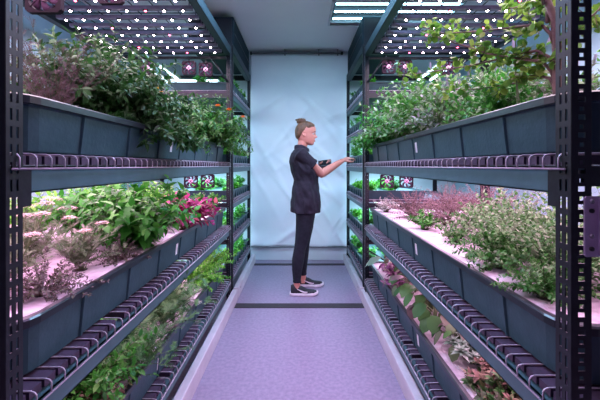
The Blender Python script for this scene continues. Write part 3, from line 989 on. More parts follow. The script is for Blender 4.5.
# =================== left rack, middle shelf
YU = lambda pts: umbels(pts, .034)
feather('yarrow', 'grey feathery yarrow with pink flower heads standing alone on the middle left raft', 'plant', pos('left',.84,1.27,'middle'), 'yarrow', n=28, H=.22, th=.8, per=9, L=.06, nl=8, W=.16, flowers=umbels([(.02,.0,.155),(.05,.06,.175),(-.06,.03,.20)], .026))
feather('yarrow', 'tall yarrow with many flat pale pink heads at the back of the middle left shelf', 'plant', pos('left',1.12,1.36,'middle'), 'yarrow', n=34, H=.26, th=.8, per=10, L=.065, nl=8, W=.16, flowers=umbels([(.0,.0,.24),(.08,.0,.25),(-.08,.05,.27),(.03,.10,.26),(-.03,-.08,.285),(.10,.1,.22),(-.12,-.05,.24),(.04,-.06,.21)], .036))
feather('yarrow', 'yarrow with pink flower heads half hidden behind the near left post', 'plant', pos('left',.98,1.08,'middle'), 'yarrow', n=28, H=.22, th=.8, per=10, L=.06, nl=8, W=.16, flowers=umbels([(.0,.03,.20),(.07,.05,.17),(-.06,.06,.235),(.05,.12,.23)], .032))
plant('grey_sprig_plant', 'low grey purple sprig plant at the front left of the middle left raft', 'plant', pos('left',.80,1.03,'middle'), 'greytwig', 'tiny', n=44, H=.16, th=1.15, droop=.9, per=16, L=.017, W=.6, stemmat='stemb', rad=.0016)
plant('grey_sprig_plant', 'small grey sprig plant spreading right of the lone yarrow on the middle left raft', 'plant', pos('left',.765,1.42,'middle'), 'greytwig', 'tiny', n=26, H=.13, th=1.2, droop=.9, per=14, L=.016, W=.6, stemmat='stemb', rad=.0014)
plant('broadleaf_basil', 'tall basil with broad deep green leaves at the trough rim of the middle left shelf', 'plant', pos('left',.80,1.63,'middle'), 'tall', 'ovate', n=70, H=.37, th=.78, droop=.6, per=9, L=.068, W=.62, curl=.5, lift=-.05, t0=.08)
plant('broadleaf_basil', 'broad leaved basil behind the tall one on the middle left shelf', 'plant', pos('left',1.06,1.74,'middle'), 'tall', 'ovate', n=60, H=.33, th=.75, droop=.5, per=9, L=.068, W=.6, curl=.5, lift=0)
plant('green_herb', 'bright green herb behind the flat flower heads on the middle left shelf', 'plant', pos('left',1.38,1.62,'middle'), 'light', 'ovate', n=44, H=.31, th=.8, droop=.5, per=10, L=.055, W=.55)
plant('green_herb', 'bright green herb at the back corner of the middle left shelf', 'plant', pos('left',1.42,1.25,'middle'), 'light', 'ovate', n=44, H=.29, th=.8, droop=.5, per=10, L=.05, W=.55)
plant('magenta_coleus', 'magenta leaved coleus at the rim toward the far end of the middle left trough', 'plant', pos('left',.77,2.22,'middle'), 'coleus', 'ovate', n=44, H=.23, th=1.0, droop=.6, per=8, L=.066, W=.6, curl=.4, lean=(.05,0))
plant('pale_herb', 'small pale herb between the basil and the magenta coleus on the middle left raft', 'plant', pos('left',.86,2.02,'middle'), 'pale', 'ovate', n=22, H=.14, th=1.0, droop=.6, per=8, L=.035, W=.55)
plant('red_seedling', 'tiny reddish seedling on the raft left of the magenta coleus', 'plant', pos('left',.735,2.08,'middle'), 'rust', 'ovate', n=10, H=.06, th=1.1, droop=.4, per=5, L=.025, W=.5)
plant('green_herb', 'green herb right of the magenta coleus at the far end of the middle left trough', 'plant', pos('left',.78,2.80,'middle'), 'basil', 'ovate', n=36, H=.19, th=.9, droop=.5, per=9, L=.045, W=.6)
plant('green_herb', 'tall light green herb behind the magenta coleus on the middle left shelf', 'plant', pos('left',1.08,2.36,'middle'), 'light', 'ovate', n=44, H=.29, th=.7, droop=.5, per=10, L=.05, W=.5)
plant('green_herb', 'light green herb at the back of the far end of the middle left shelf', 'plant', pos('left',1.12,2.78,'middle'), 'basil', 'ovate', n=40, H=.25, th=.8, droop=.5, per=9, L=.05, W=.55)
plant('green_herb', 'bright green herb at the back of the middle left shelf between basil and coleus', 'plant', pos('left',1.36,2.1,'middle'), 'light', 'ovate', n=44, H=.31, th=.75, droop=.5, per=10, L=.055, W=.5)

# =================== right rack, middle shelf
def twiggy(label, x, y, H=.26, n=90, th=1.0):
    return plant('twiggy_plant', label, 'plant', pos('right',x,y,'middle'), 'mauvetw', 'tiny', n=n, H=H, th=th, droop=.5, per=22, L=.015, W=.5, stemmat='stemb', rad=.0013, sway=.14, t0=.2)
twiggy('mauve twiggy plant farthest along the front of the middle right shelf', .86, 2.55)
twiggy('mauve twiggy plant in the middle of the middle right shelf', .98, 2.22, .28, 110)
twiggy('mauve twiggy plant at the back under the beam of the middle right shelf', 1.28, 2.3, .30, 110, .9)
twiggy('mauve twiggy plant at the back far end of the middle right shelf', 1.22, 2.72, .28)
twiggy('mauve twiggy plant behind the mint bushes of the middle right shelf', 1.2, 1.92, .30, 110)
plant('pale_herb', 'low pinkish white herb at the far end of the middle right trough', 'plant', pos('right',.74,2.86,'middle'), 'pale', 'ovate', n=24, H=.14, th=.9, droop=.5, per=8, L=.03, W=.55)
MN = dict(kind='ovate', W=.62, per=15, droop=.7, pair=True, rad=.0015, sway=.10)
plant('mint_bush', 'small leaved mint bush with a dark green foot beside the middle right trough rim', 'plant', pos('right',.78,1.30,'middle'), 'mintgreen', n=50, H=.20, th=.85, L=.026, **MN)
plant('mint_bush', 'grey green mint bush behind the dark footed one on the middle right shelf', 'plant', pos('right',.98,1.46,'middle'), 'mint', n=85, H=.33, th=.9, L=.030, **MN)
plant('mint_bush', 'grey green mint bush beside the near right post on the middle right shelf', 'plant', pos('right',.88,1.12,'middle'), 'mint', n=80, H=.30, th=.9, L=.025, **MN)
plant('mint_bush', 'tall mint bush at the back of the middle right shelf near the post', 'plant', pos('right',1.22,1.32,'middle'), 'mint', n=80, H=.36, th=.85, L=.032, **MN)
plant('mint_bush', 'pale mint bush left of the other mints and next to the mauve twigs', 'plant', pos('right',1.02,1.78,'middle'), 'mint', n=70, H=.28, th=.9, L=.030, **MN)
plant('mint_bush', 'low green mint at the near end of the middle right raft by the post', 'plant', pos('right',.74,1.0,'middle'), 'mintgreen', n=40, H=.15, th=1.0, L=.018, **MN)
plant('mint_bush', 'mint behind the near right post seen past its outer edge', 'plant', pos('right',1.1,1.02,'middle'), 'mint', n=50, H=.30, th=.85, L=.024, **MN)
plant('leafy_seedling', 'small green seedling standing on the bare pink raft of the middle right shelf', 'plant', pos('right',.80,1.74,'middle'), 'mintgreen', 'ovate', n=16, H=.10, th=.9, droop=.5, per=6, L=.026, W=.65)
plant('leafy_seedling', 'green clump near the middle of the rim on the middle right shelf', 'plant', pos('right',.78,2.08,'middle'), 'basil', 'ovate', n=24, H=.13, th=.9, droop=.5, per=7, L=.032, W=.65)
plant('leafy_seedling', 'pale tipped seedling behind the small green one on the middle right raft', 'plant', pos('right',.92,1.93,'middle'), 'pale', 'ovate', n=20, H=.12, th=.9, droop=.5, per=7, L=.028, W=.6)

# =================== left rack, bottom shelf
DI = dict(leaf='dill', nl=8, W=.17, droop=.6, needle=.5)
feather('dill', 'wispy dill plant in the middle of the bottom left trough', 'plant', pos('left',.77,1.86,'bottom'), n=44, H=.34, th=.9, per=9, L=.09, lean=(.06,0), **DI)
feather('dill', 'wispy dill plant nearest the viewer at the bottom left rim', 'plant', pos('left',.735,1.46,'bottom'), n=34, H=.28, th=.9, per=9, L=.085, **DI)
feather('dill', 'wispy dill plant behind the other two in the bottom left trough', 'plant', pos('left',.98,1.70,'bottom'), n=48, H=.34, th=.85, per=9, L=.09, **DI)
plant('green_herb', 'bushy bright green herb at the rim of the far end of the bottom left trough', 'plant', pos('left',.79,2.52,'bottom'), 'light', 'tiny', n=100, H=.24, th=1.05, droop=.6, per=18, L=.028, W=.6)
plant('green_herb', 'bright green herb in the far corner of the bottom left trough', 'plant', pos('left',.80,2.86,'bottom'), 'light', 'tiny', n=90, H=.25, th=.95, droop=.5, per=18, L=.028, W=.6)
plant('green_herb', 'bright green herb behind the others at the far end of the bottom left shelf', 'plant', pos('left',1.06,2.62,'bottom'), 'light', 'tiny', n=54, H=.26, th=.85, droop=.5, per=18, L=.026, W=.6)
plant('pale_herb', 'low whitish leafed herb left of the bright green herbs in the bottom left trough', 'plant', pos('left',.84,2.16,'bottom'), 'pale', 'ovate', n=70, H=.18, th=1.15, droop=.6, per=11, L=.026, W=.65)
plant('flowering_herb', 'dark leafy plant with one orange flower at the lower left of the bottom left trough', 'plant', pos('left',.84,1.24,'bottom'), 'basil', 'lance', n=80, H=.32, th=.9, droop=.7, per=12, L=.048, W=.42, flowers=marigolds([(-.04,-.06,.19)], 'orange', .028))
plant('leafy_herb', 'pinkish leafy herb at the very bottom left beside the front post', 'plant', pos('left',.74,1.20,'bottom'), 'rust', 'ovate', n=26, H=.13, th=1.0, droop=.5, per=8, L=.028, W=.55)
feather('dill', 'ferny grey green plant at the back of the bottom left trough', 'plant', pos('left',1.1,1.42,'bottom'), n=60, H=.34, th=.85, per=10, L=.09, **DI)
plant('pale_herb', 'whitish herb at the back of the bottom left trough behind the dill', 'plant', pos('left',1.12,2.08,'bottom'), 'pale', 'ovate', n=40, H=.26, th=.8, droop=.6, per=10, L=.03, W=.6)

# =================== right rack, bottom shelf
broad('broadleaf_plant', 'plant with large dull green leaves leaning over the bottom right trough rim', 'plant', pos('right',.735,1.80,'bottom'), 'broad',
  [(-.06,.0,.15,200,-25,1.0), (-.03,-.08,.12,230,-30,.95), (.04,-.06,.14,300,-10,.9), (.0,.08,.17,120,5,.85), (.09,.02,.12,20,-20,.8), (-.03,.05,.19,160,0,.8), (.05,.09,.10,60,-20,.8), (.07,-.10,.06,310,-35,.9), (0,-.02,.2,270,20,.6), (-.05,.10,.12,150,-25,.9), (-.06,-.06,.10,210,-35,.85), (.0,-.12,.15,265,-15,.9), (.10,.0,.18,350,5,.9), (-.03,.0,.23,190,20,.7), (.05,.12,.17,80,0,.9)], L=.095, W=.85)
broad('broadleaf_plant', 'dull green broad leaved plant behind the leaning one in the bottom right trough', 'plant', pos('right',.76,2.14,'bottom'), 'broad',
  [(-.07,-.05,.15,215,-20,1.0), (.03,-.08,.17,290,-15,.95), (.08,.03,.15,10,-15,.9), (-.04,.07,.18,130,0,.9), (.0,.0,.23,250,25,.7), (-.09,.04,.10,180,-30,.8), (.06,-.07,.09,320,-30,.85), (-.10,-.02,.19,190,5,.9), (.0,-.11,.11,260,-25,1), (.05,.09,.20,70,10,.9), (-.06,.10,.13,130,-15,.9), (.02,-.03,.26,280,25,.7), (.10,-.04,.16,340,-5,.9)], L=.10, W=.8)
plant('purple_basil', 'purple leaved basil toward the far end of the bottom right trough', 'plant', pos('right',.76,2.50,'bottom'), 'purple', 'ovate', n=24, H=.20, th=.9, droop=.5, per=8, L=.055, W=.62, lean=(-.06,0))
broad('broadleaf_plant', 'pale grey green broad leaf plant at the far end of the bottom right trough', 'plant', pos('right',.73,2.84,'bottom'), 'sage',
  [(-.06,-.05,.13,200,-10,1.1), (.02,-.08,.17,270,-5,1.1), (.08,-.02,.15,340,-5,1.1), (-.02,.05,.19,100,10,1.0), (.0,-.02,.2,240,20,.8), (-.09,.03,.09,170,-25,.9)], L=.115, W=.75)
plant('green_herb', 'light green herb beside the purple basil at the bottom right', 'plant', pos('right',.90,2.74,'bottom'), 'light', 'ovate', n=30, H=.2, th=.9, droop=.5, per=8, L=.045, W=.6)
plant('pink_herb', 'pinkish leafy herb behind the purple basil on the bottom right shelf', 'plant', pos('right',1.05,2.46,'bottom'), 'rust', 'ovate', n=40, H=.27, th=.85, droop=.5, per=9, L=.042, W=.55)
RS = dict(kind='ovate', W=.46, rise=1.1)
rosette('sage_rosette', 'grey green rosette plant nearest the bottom right rim', 'plant', pos('right',.80,1.52,'bottom'), 'sage', n=22, L=.05, heads=14, spread=.11, hh=.02, stem_h=.09, **RS)
rosette('sage_rosette', 'grey green rosette plant behind the rim one on the bottom right shelf', 'plant', pos('right',.96,1.62,'bottom'), 'sage', n=22, L=.052, heads=16, spread=.14, hh=.02, stem_h=.12, **RS)
rosette('sage_rosette', 'grey green rosette plant beside the leaning broad leaves at the bottom right', 'plant', pos('right',.93,1.86,'bottom'), 'sage', n=22, L=.055, heads=16, spread=.14, hh=.02, stem_h=.13, **RS)
rosette('sage_rosette', 'dark small rosette at the near end of the bottom right rim', 'plant', pos('right',.74,1.36,'bottom'), 'broad', n=20, L=.045, heads=6, spread=.06, hh=.015, stem_h=.02, **RS)
rosette('rust_rosette', 'reddish brown leafy clump at the lower right edge of the bottom right trough', 'plant', pos('right',.84,1.22,'bottom'), 'rust', n=20, L=.045, heads=16, spread=.14, hh=.02, stem_h=.12, **RS)
rosette('rust_rosette', 'reddish brown leafy clump behind the lower right one on the bottom right shelf', 'plant', pos('right',1.04,1.36,'bottom'), 'rust', n=20, L=.048, heads=18, spread=.16, hh=.02, stem_h=.16, **RS)
plant('pale_herb', 'whitish pink herb under the middle beam behind the rosettes at the bottom right', 'plant', pos('right',1.16,1.8,'bottom'), 'pale', 'ovate', n=40, H=.27, th=.8, droop=.5, per=9, L=.034, W=.6)
plant('pale_herb', 'whitish herb behind the broad leaved plants at the bottom right', 'plant', pos('right',1.0,2.16,'bottom'), 'pale', 'ovate', n=36, H=.24, th=.8, droop=.5, per=9, L=.034, W=.6)
rosette('rust_rosette', 'mixed green and rust clump at the near corner of the bottom right trough', 'plant', pos('right',.76,1.02,'bottom'), 'rust', n=20, L=.045, heads=12, spread=.11, hh=.02, stem_h=.09, **RS)

def leafy(label, x, y, leaf, n=26, L=.07, R=.13, H=.16, lean=.015):
    r = random.Random(label); lv = []
    for i in range(n):
        a = i*2.39996; q = math.sqrt((i+.5)/n)
        dx = R*q*math.cos(a)+lean; dy = R*1.2*q*math.sin(a); dz = H*(1.05-.75*q*q)*r.uniform(.75,1.1)+.03
        lv.append((dx, dy, dz, math.degrees(a)+r.uniform(-40,40), 15-55*q+r.uniform(-15,15), r.uniform(.7,1.1)))
    return broad('broadleaf_plant', label, 'plant', pos('right', x, y, 'bottom'), leaf, lv, L=L, W=.78)
leafy('dull green leafy plant between the leaning broad leaves and grey rosettes, bottom right', .77, 1.62, 'broad', 24, .065, .11, .13)
leafy('dull green leafy plant just beyond the leaning broad leaves in the bottom right trough', .76, 1.97, 'broad', 26, .085, .13, .19)
leafy('brownish green leafy plant nearer than the purple basil in the bottom right trough', .77, 2.32, 'broad', 26, .08, .13, .19)
leafy('purplish leafy plant beyond the purple basil in the bottom right trough', .78, 2.68, 'purple', 24, .07, .12, .17)
def mat_plant(name, label, x, y, leaf, H=.16, n=90, L=.034, kind='ovate', W=.55, th=1.2):
    return plant(name, label, 'plant', pos('right', x, y, 'bottom'), leaf, kind, n=n, H=H, th=th, droop=.45, per=9, L=L, W=W, lift=.45, t0=.35, shrink=.1, rad=.0018)
mat_plant('sage_clump', 'low grey green clump filling the bottom right trough under the middle beam', .92, 1.55, 'sage', .20)
mat_plant('sage_clump', 'grey green clump beside the pale herbs at the bottom right', .98, 1.80, 'sage', .22)
mat_plant('rust_clump', 'reddish brown clump filling the lower right of the bottom right trough', .86, 1.30, 'rust', .19)
mat_plant('rust_clump', 'brownish clump at the back of the lower right of the bottom right trough', 1.02, 1.22, 'rust', .24)
mat_plant('sage_clump', 'dark green clump at the rim of the lower right of the bottom right trough', .78, 1.20, 'broad', .13, 70, .032)
# =================== far racks: seedling trays
ORD = ['second', 'third', 'fourth', 'fifth', 'sixth']
protos = {}
def seedling(kind, p, label, group):
    if kind in protos: return dup(protos[kind], p, rz=random.Random(str(p)).uniform(0,6.2), label=label, group=group)
    if kind == 0: r = plant('lettuce_seedling', label, 'seedling', p, 'light', 'ovate', n=16, H=.11, th=.95, droop=.4, per=5, L=.055, W=.6, group=group, pot=False)
    elif kind == 1: r = rosette('lettuce_seedling', label, 'seedling', p, 'light', 'round', n=18, L=.085, W=.7, rise=1.2, group=group, pot=False)
    else: r = plant('lettuce_seedling', label, 'seedling', p, 'basil', 'ovate', n=14, H=.15, th=.7, droop=.3, per=6, L=.045, W=.55, group=group, pot=False)
    protos[kind] = r
    return r
tray0 = {}
NAMES = ['lowest', 'second lowest', 'third lowest', 'third highest', 'second highest', 'highest']
for sd in ('left', 'right'):
    sg, xf = SIDES[sd]
    rng = random.Random(9 if sd == 'left' else 10)
    for k, z in enumerate(SDECK):
        loc = (sg*(xf+.015), S0+.05, z+.002)
        lab = 'dark %s seedling tray of the far %s rack' % (NAMES[k], sd)
        if sd not in tray0:
            t = thing('seedling_tray', lab, 'tray', loc)
            L = S1-S0-.1; W = .62; h = .085
            b = MB()
            def RR(i, zz): return [(sg*p[0], p[1], zz) for p in rrect(i, W-i, i, L-i, .02, 0, 3)]
            b.rings([RR(.02, 0), RR(.006, h-.01), RR(0, h-.01), RR(0, h), RR(.012, h), RR(.016, h-.02)], True, True, False)
            y = .10
            while y < L-.05:
                b.box(sg*.004, sg*.016, y-.004, y+.004, .004, h-.011); y += .125
            obj('body', b, M['trough'], t)
            tray0[sd] = t
        else:
            t = dup(tray0[sd], loc, label=lab)
        g = 'seedlings in the %s tray of the far %s rack' % (NAMES[k], sd)
        for i in range(6):
            for j in range(2):
                p = (sg*(xf+.10+.26*j+rng.uniform(-.02,.02)), S0+.17+.16*i+rng.uniform(-.02,.02), z+.066)
                seedling(rng.choice([0,1,2]), p, 'bright green seedling in the %s tray of the far %s rack' % (NAMES[k], sd), g)
# ------------------------------------------------------------------ the person
def skin_mat():
    m, nt, out = new_mat('skin')
    b = nt.nodes.new('ShaderNodeBsdfPrincipled')
    b.inputs['Base Color'].default_value = (.62,.33,.25,1)
    b.inputs['Roughness'].default_value = .5
    b.inputs['Subsurface Weight'].default_value = .12
    b.inputs['Subsurface Radius'].default_value = (.02,.008,.005)
    tc = nt.nodes.new('ShaderNodeTexCoord'); nz = nt.nodes.new('ShaderNodeTexNoise'); nz.inputs['Scale'].default_value = 40
    cr = nt.nodes.new('ShaderNodeValToRGB')
    cr.color_ramp.elements[0].color = (.52,.20,.16,1); cr.color_ramp.elements[1].color = (.60,.27,.21,1)
    nt.links.new(tc.outputs['Object'], nz.inputs['Vector']); nt.links.new(nz.outputs[0], cr.inputs[0])
    nt.links.new(cr.outputs[0], b.inputs['Base Color']); nt.links.new(b.outputs[0], out.inputs[0])
    return m
M['skin'] = skin_mat()
M['tunic'] = mat('dark_navy_cloth', (.016,.015,.024), .85, col2=(.024,.021,.034), scale=25, bump=.9, bscale=16, spec=.2)
M['legging'] = mat('black_knit', (.012,.014,.022), .85, spec=.2, col2=(.018,.020,.03), scale=30, bump=.2, bscale=350)
M['hair'] = mat('light_brown_hair', (.055,.026,.012), .55, col2=(.135,.066,.030), scale=45, bump=.5, bscale=160)
M['shoe'] = mat('black_mesh_shoe', (.018,.020,.027), .7, bump=.3, bscale=400)
M['sole'] = mat('white_rubber', (.78,.72,.76), .5)
M['eyew'] = mat('eye_white', (.75,.73,.70), .25)
M['iris'] = mat('dark_iris', (.03,.03,.03), .2)
M['lip'] = mat('lip', (.50,.19,.17), .45)
M['brow'] = mat('brow_hair', (.07,.035,.02), .7)
M['tablet'] = mat('dark_tablet_shell', (.020,.030,.036), .35)
M['screen'] = mat('dark_glass', (.01,.013,.016), .12)

PX, PY = 0.03, 3.36
def W(*p): return (p[0]-PX, p[1]-PY, p[2])
def remeshed(mb, vox, smooth_it=6, name='m'):
    me = mb.mesh(name+'_src')
    o = bpy.data.objects.new(name+'_src', me); COL.objects.link(o)
    r = o.modifiers.new('r', 'REMESH'); r.mode = 'VOXEL'; r.voxel_size = vox; r.use_smooth_shade = True
    if smooth_it:
        s = o.modifiers.new('s', 'SMOOTH'); s.factor = .5; s.iterations = smooth_it
    dg = bpy.context.evaluated_depsgraph_get()
    out = bpy.data.meshes.new_from_object(o.evaluated_get(dg)); out.name = name
    bpy.data.objects.remove(o); bpy.data.meshes.remove(me)
    return out
def ell(cx, cy, z, rx, ry, n=28, p=2.0, dx=None):
    R = []
    for k in range(n):
        a = 2*PI*k/n; c, s = math.cos(a), math.sin(a)
        R.append(W(cx+rx*math.copysign(abs(c)**(2/p), c), cy+ry*math.copysign(abs(s)**(2/p), s), z))
    return R

person = thing('person', 'person in dark short sleeved tunic, leggings and black sneakers reaching to the far right rack', 'person', (PX, PY, 0))

# ---- head: (z, back x, front x, half width)
HC_Y = 3.335
HEAD = [(1.472,.092,.118,.014),(1.479,.072,.130,.026),(1.488,.042,.136,.038),(1.500,.005,.140,.048),(1.513,-.012,.144,.054),(1.527,-.022,.147,.059),
        (1.545,-.029,.148,.063),(1.565,-.035,.149,.067),(1.585,-.039,.147,.070),(1.602,-.041,.155,.072),(1.625,-.040,.160,.074),
        (1.650,-.033,.156,.074),(1.672,-.020,.142,.069),(1.690,-.002,.118,.058),(1.702,.022,.090,.038),(1.707,.040,.070,.016)]
def head_ring(z, xb, xf, hw, n=48, feat=True):
    cx = (xb+xf)/2; rx = (xf-xb)/2; R = []
    for k in range(n):
        a = 2*PI*k/n; c, s = math.cos(a), math.sin(a)
        # widest a little behind the middle
        x = cx+rx*c; y = hw*s*(1-.10*c)
        if feat and c > 0:
            lat = y
            nose = .026*math.exp(-((z-1.553)/.011)**2)+.016*math.exp(-((z-1.570)/.013)**2)+.006*math.exp(-((z-1.588)/.012)**2)
            x += nose*math.exp(-(lat/(.0115))**2)
            x += .010*math.exp(-((z-1.552)/.008)**2)*math.exp(-((abs(lat)-.013)/.008)**2)
            x -= .011*math.exp(-((z-1.586)/.011)**2)*math.exp(-((abs(lat)-.031)/.016)**2)   # eye sockets
            x += .005*math.exp(-((z-1.606)/.008)**2)*math.exp(-((abs(lat)-.028)/.02)**2)    # brows
            x += .005*math.exp(-((z-1.522)/.006)**2)*math.exp(-(lat/.02)**2)               # upper lip
            x += .005*math.exp(-((z-1.511)/.006)**2)*math.exp(-(lat/.018)**2)              # lower lip
            x -= .004*math.exp(-((z-1.5165)/.003)**2)*math.exp(-(lat/.022)**2)
            x += .006*math.exp(-((z-1.485)/.010)**2)*math.exp(-(lat/.02)**2)               # chin
        R.append(W(x, HC_Y+y, z))
    return R
def interp_head(z):
    zs = [h[0] for h in HEAD]
    return [float(np.interp(z, zs, [h[i] for h in HEAD])) for i in (1, 2, 3)]
body = MB()
zs = np.linspace(1.472, 1.707, 60)
body.rings([head_ring(z, *interp_head(z)) for z in zs])
for sy in (-1, 1):       # ears
    e = [(.050,1.600),(.038,1.604),(.028,1.596),(.027,1.580),(.033,1.566),(.042,1.556),(.048,1.560),(.050,1.575)]
    body.tube([W(x, HC_Y+sy*(.070+.006*(i % 3 == 1)), z) for i, (x, z) in enumerate(e)], [.0055]*7+[.004], 8)
    body.ball(W(.042, HC_Y+sy*.067, 1.580), (.012,.006,.018), 10, 6)
# neck
body.tube([W(.012,3.345,1.40), W(.018,3.34,1.45), W(.030,HC_Y,1.50), W(.035,HC_Y,1.54)], [(.058,.062),(.050,.054),(.049,.051),(.05,.05)], 18, up=(1,0,0))
# trunk
T = [(.80,.055,.105,.165),(.90,.05,.118,.172),(1.00,.05,.105,.150),(1.12,.055,.095,.135),(1.22,.045,.108,.155),(1.32,.02,.112,.175),(1.39,.005,.092,.175),(1.43,.01,.06,.11)]
body.rings([ell(cx, PY, z, rx, ry) for (z, cx, rx, ry) in T])
# legs
LEG_R = [(.055,3.275,.86,.098),(.052,3.275,.76,.088),(.036,3.275,.63,.074),(.010,3.275,.50,.057),(-.002,3.272,.45,.053),(-.020,3.27,.34,.055),(-.028,3.268,.25,.046),(-.030,3.266,.15,.033),(-.030,3.265,.09,.033),(-.028,3.265,.04,.035)]
LEG_L = [(.055,3.445,.86,.098),(.062,3.45,.76,.088),(.058,3.46,.63,.074),(.046,3.472,.50,.057),(.042,3.475,.45,.053),(.030,3.485,.34,.055),(.028,3.49,.25,.046),(.030,3.495,.15,.033),(.032,3.50,.09,.033),(.034,3.50,.04,.035)]
for LG in (LEG_R, LEG_L):
    body.tube([W(*p[:3]) for p in LG], [p[3] for p in LG], 18, up=(1,0,0))
# arms
SH_R, EL_R, WR_R = np.array([.0,3.185,1.375]), np.array([.212,3.275,1.188]), np.array([.440,3.415,1.322])
SH_L, EL_L, WR_L = np.array([.0,3.535,1.375]), np.array([.085,3.585,1.140]), np.array([.195,3.49,1.235])
def arm(S, E, Wr):
    pts = [S, S*.7+E*.3, S*.35+E*.65, E*.93+S*.07, E, E*.93+Wr*.07, E*.65+Wr*.35, E*.3+Wr*.7, Wr]
    pts[4] = E
    rad = [.056,.050,.044,.042,.042,.042,.040,.032,(.023,.028)]
    body.tube([W(*p) for p in pts], rad, 16)
arm(SH_R, EL_R, WR_R); arm(SH_L, EL_L, WR_L)
# hands
def hand(Wr, f, up, thumb_side, curls, spread=.22, size=1.0):
    """f finger direction, up back of the hand; curls: per finger bend (radians per joint)"""
    f = unit(f); up = unit(np.asarray(up, float)-f*np.dot(up, f)); s = np.cross(f, up)*thumb_side
    P = lambda a, b, c: Wr+f*a*size+s*b*size+up*c*size
    body.tube([W(*P(-.015,0,0)), W(*P(.02,0,.001)), W(*P(.05,.002,.002)), W(*P(.082,0,.001)), W(*P(.092,0,0))],
              [(.017,.026),(.015,.033),(.014,.040),(.012,.040),(.008,.034)], 16, up=tuple(up))
    LEN = [(.042,.025,.020),(.046,.029,.021),(.043,.026,.020),(.033,.020,.018)]
    for i in range(4):
        b = .029-.0195*i
        p = P(.080-.004*abs(i-1.2), b, .001)
        ang = curls[i]; sp = spread*(1.2-i)*.35
        d = f*math.cos(sp)+s*math.sin(sp); pts = [p-d*.03, p]; th = ang*.6
        for l in LEN[i]:
            q = d*math.cos(th)-up*math.sin(th)
            p = p+q*l*size; pts.append(p); th += ang
        body.tube([W(*x) for x in pts], [.0095,.0092,.0084,.0076,.0058], 10)
    t0 = P(.012,.022,-.004)
    t1 = t0+(f*.55+s*.75-up*.25)*.040*size; t2 = t1+(f*.85+s*.25-up*.35)*.032*size; t3 = t2+(f*.95-s*.05-up*.3)*.026*size
    body.tube([W(*x) for x in (t0, t1, t2, t3)], [.014,.0115,.0095,.0065], 10)
    return P
TIP_R = np.array([.556,3.50,1.366])
fR = unit(TIP_R-WR_R)
hand(WR_R, fR, (-.25,-.35,.9), 1, (.45,.6,.8,.9))
fL = unit(np.array([.75,-.35,.30]))
hand(WR_L, fL, (-.1,-.25,-.9), -1, (.45,.45,.5,.55))
me = remeshed(body, .0042, 4, 'body')
bo = obj('body', me, M['skin'], person)

# ---- face details
for sy in (-1, 1):
    e = obj('eye', MB().ball(W(.1335, HC_Y+sy*.031, 1.5855), (.0095,.0115,.0085), 14, 10), M['eyew'], person)
    obj('iris', MB().ball(W(.1405, HC_Y+sy*.031, 1.5835), (.0035,.0052,.0052), 10, 8), M['iris'], e)
    obj('eyelid', MB().tube([W(.139, HC_Y+sy*.020, 1.5885), W(.1445, HC_Y+sy*.031, 1.591), W(.134, HC_Y+sy*.043, 1.588)], [.0022,.0032,.0022], 8), M['skin'], e)
    b = [(.156,.014,1.6045),(.155,.028,1.609),(.143,.045,1.605)]
    obj('eyebrow', MB().tube([W(x, HC_Y+sy*y, z) for x, y, z in b], [(.003,.002),(.0038,.0025),(.002,.0015)], 8), M['brow'], person)
lp = MB()
lp.tube([W(.1415, HC_Y-.022, 1.5165), W(.1505, HC_Y-.008, 1.521), W(.1515, HC_Y, 1.520), W(.1505, HC_Y+.008, 1.521), W(.1415, HC_Y+.022, 1.5165)], [.0015,.0032,.0032,.0032,.0015], 8)
lp.tube([W(.1415, HC_Y-.020, 1.5155), W(.1495, HC_Y-.008, 1.511), W(.1505, HC_Y, 1.510), W(.1495, HC_Y+.008, 1.511), W(.1415, HC_Y+.020, 1.5155)], [.0015,.0034,.0038,.0034,.0015], 8)
obj('lips', lp, M['lip'], person)

# ---- hair, pulled back into a bun
HR = [(1.535,-.030,-.010,.040),(1.545,-.041,.006,.055),(1.560,-.046,.018,.064),(1.580,-.051,.044,.0690),(1.600,-.052,.074,.0735),(1.620,-.051,.100,.0755),(1.640,-.046,.126,.0760),
      (1.660,-.039,.150,.0745),(1.680,-.024,.146,.069),(1.697,-.004,.120,.056),(1.709,.020,.092,.038),(1.715,.040,.070,.016)]
def hair_ring(z, n=40):
    zz = [h[0] for h in HR]; xb, xf, hw = [float(np.interp(z, zz, [h[i] for h in HR])) for i in (1,2,3)]
    cx = (xb+xf)/2; rx = (xf-xb)/2; R = []
    for k in range(n):
        a = 2*PI*k/n; c, s = math.cos(a), math.sin(a)
        sq = 1.0
        x = cx+rx*math.copysign(abs(c)**.8, c); y = hw*math.copysign(abs(s)**.75, s)
        w = 1+.018*math.sin(a*9+z*60)+.010*math.sin(a*17-z*40)
        R.append(W(cx+(x-cx)*w, HC_Y+y*w, z))
    return R
hm = MB(); hm.rings([hair_ring(z) for z in np.linspace(1.535,1.715,34)])
hair = obj('hair', remeshed(hm, .005, 3, 'hair'), M['hair'], person)
bn = MB()
bc = np.array([.014, HC_Y, 1.712])
bn.ball(W(*bc), (.038,.042,.030), 16, 10)
for k in range(10):
    a0 = k*.63; pts = []
    for j in range(7):
        t = j/6; a = a0+2.4*t
        pts.append(W(bc[0]+.041*math.cos(a)*(1-.15*t), bc[1]+.041*math.sin(a), bc[2]-.016+.040*t))
    bn.tube(pts, [.004,.008,.010,.010,.009,.007,.003], 7)
bun = obj('bun', bn, M['hair'], person)
tf = MB(); rr = random.Random(4)
for k in range(14):
    a = rr.uniform(-.5,.5); u = rr.uniform(-.1,.6)
    e = bc+np.array([-.06*rr.uniform(.7,1.1), .05*a, .008+.03*u])
    tf.tube([W(*(bc+np.array([-.02,.02*a,.01]))), W(*((bc+e)/2+np.array([0,0,.014]))), W(*e)], [.005,.0035,.001], 5)
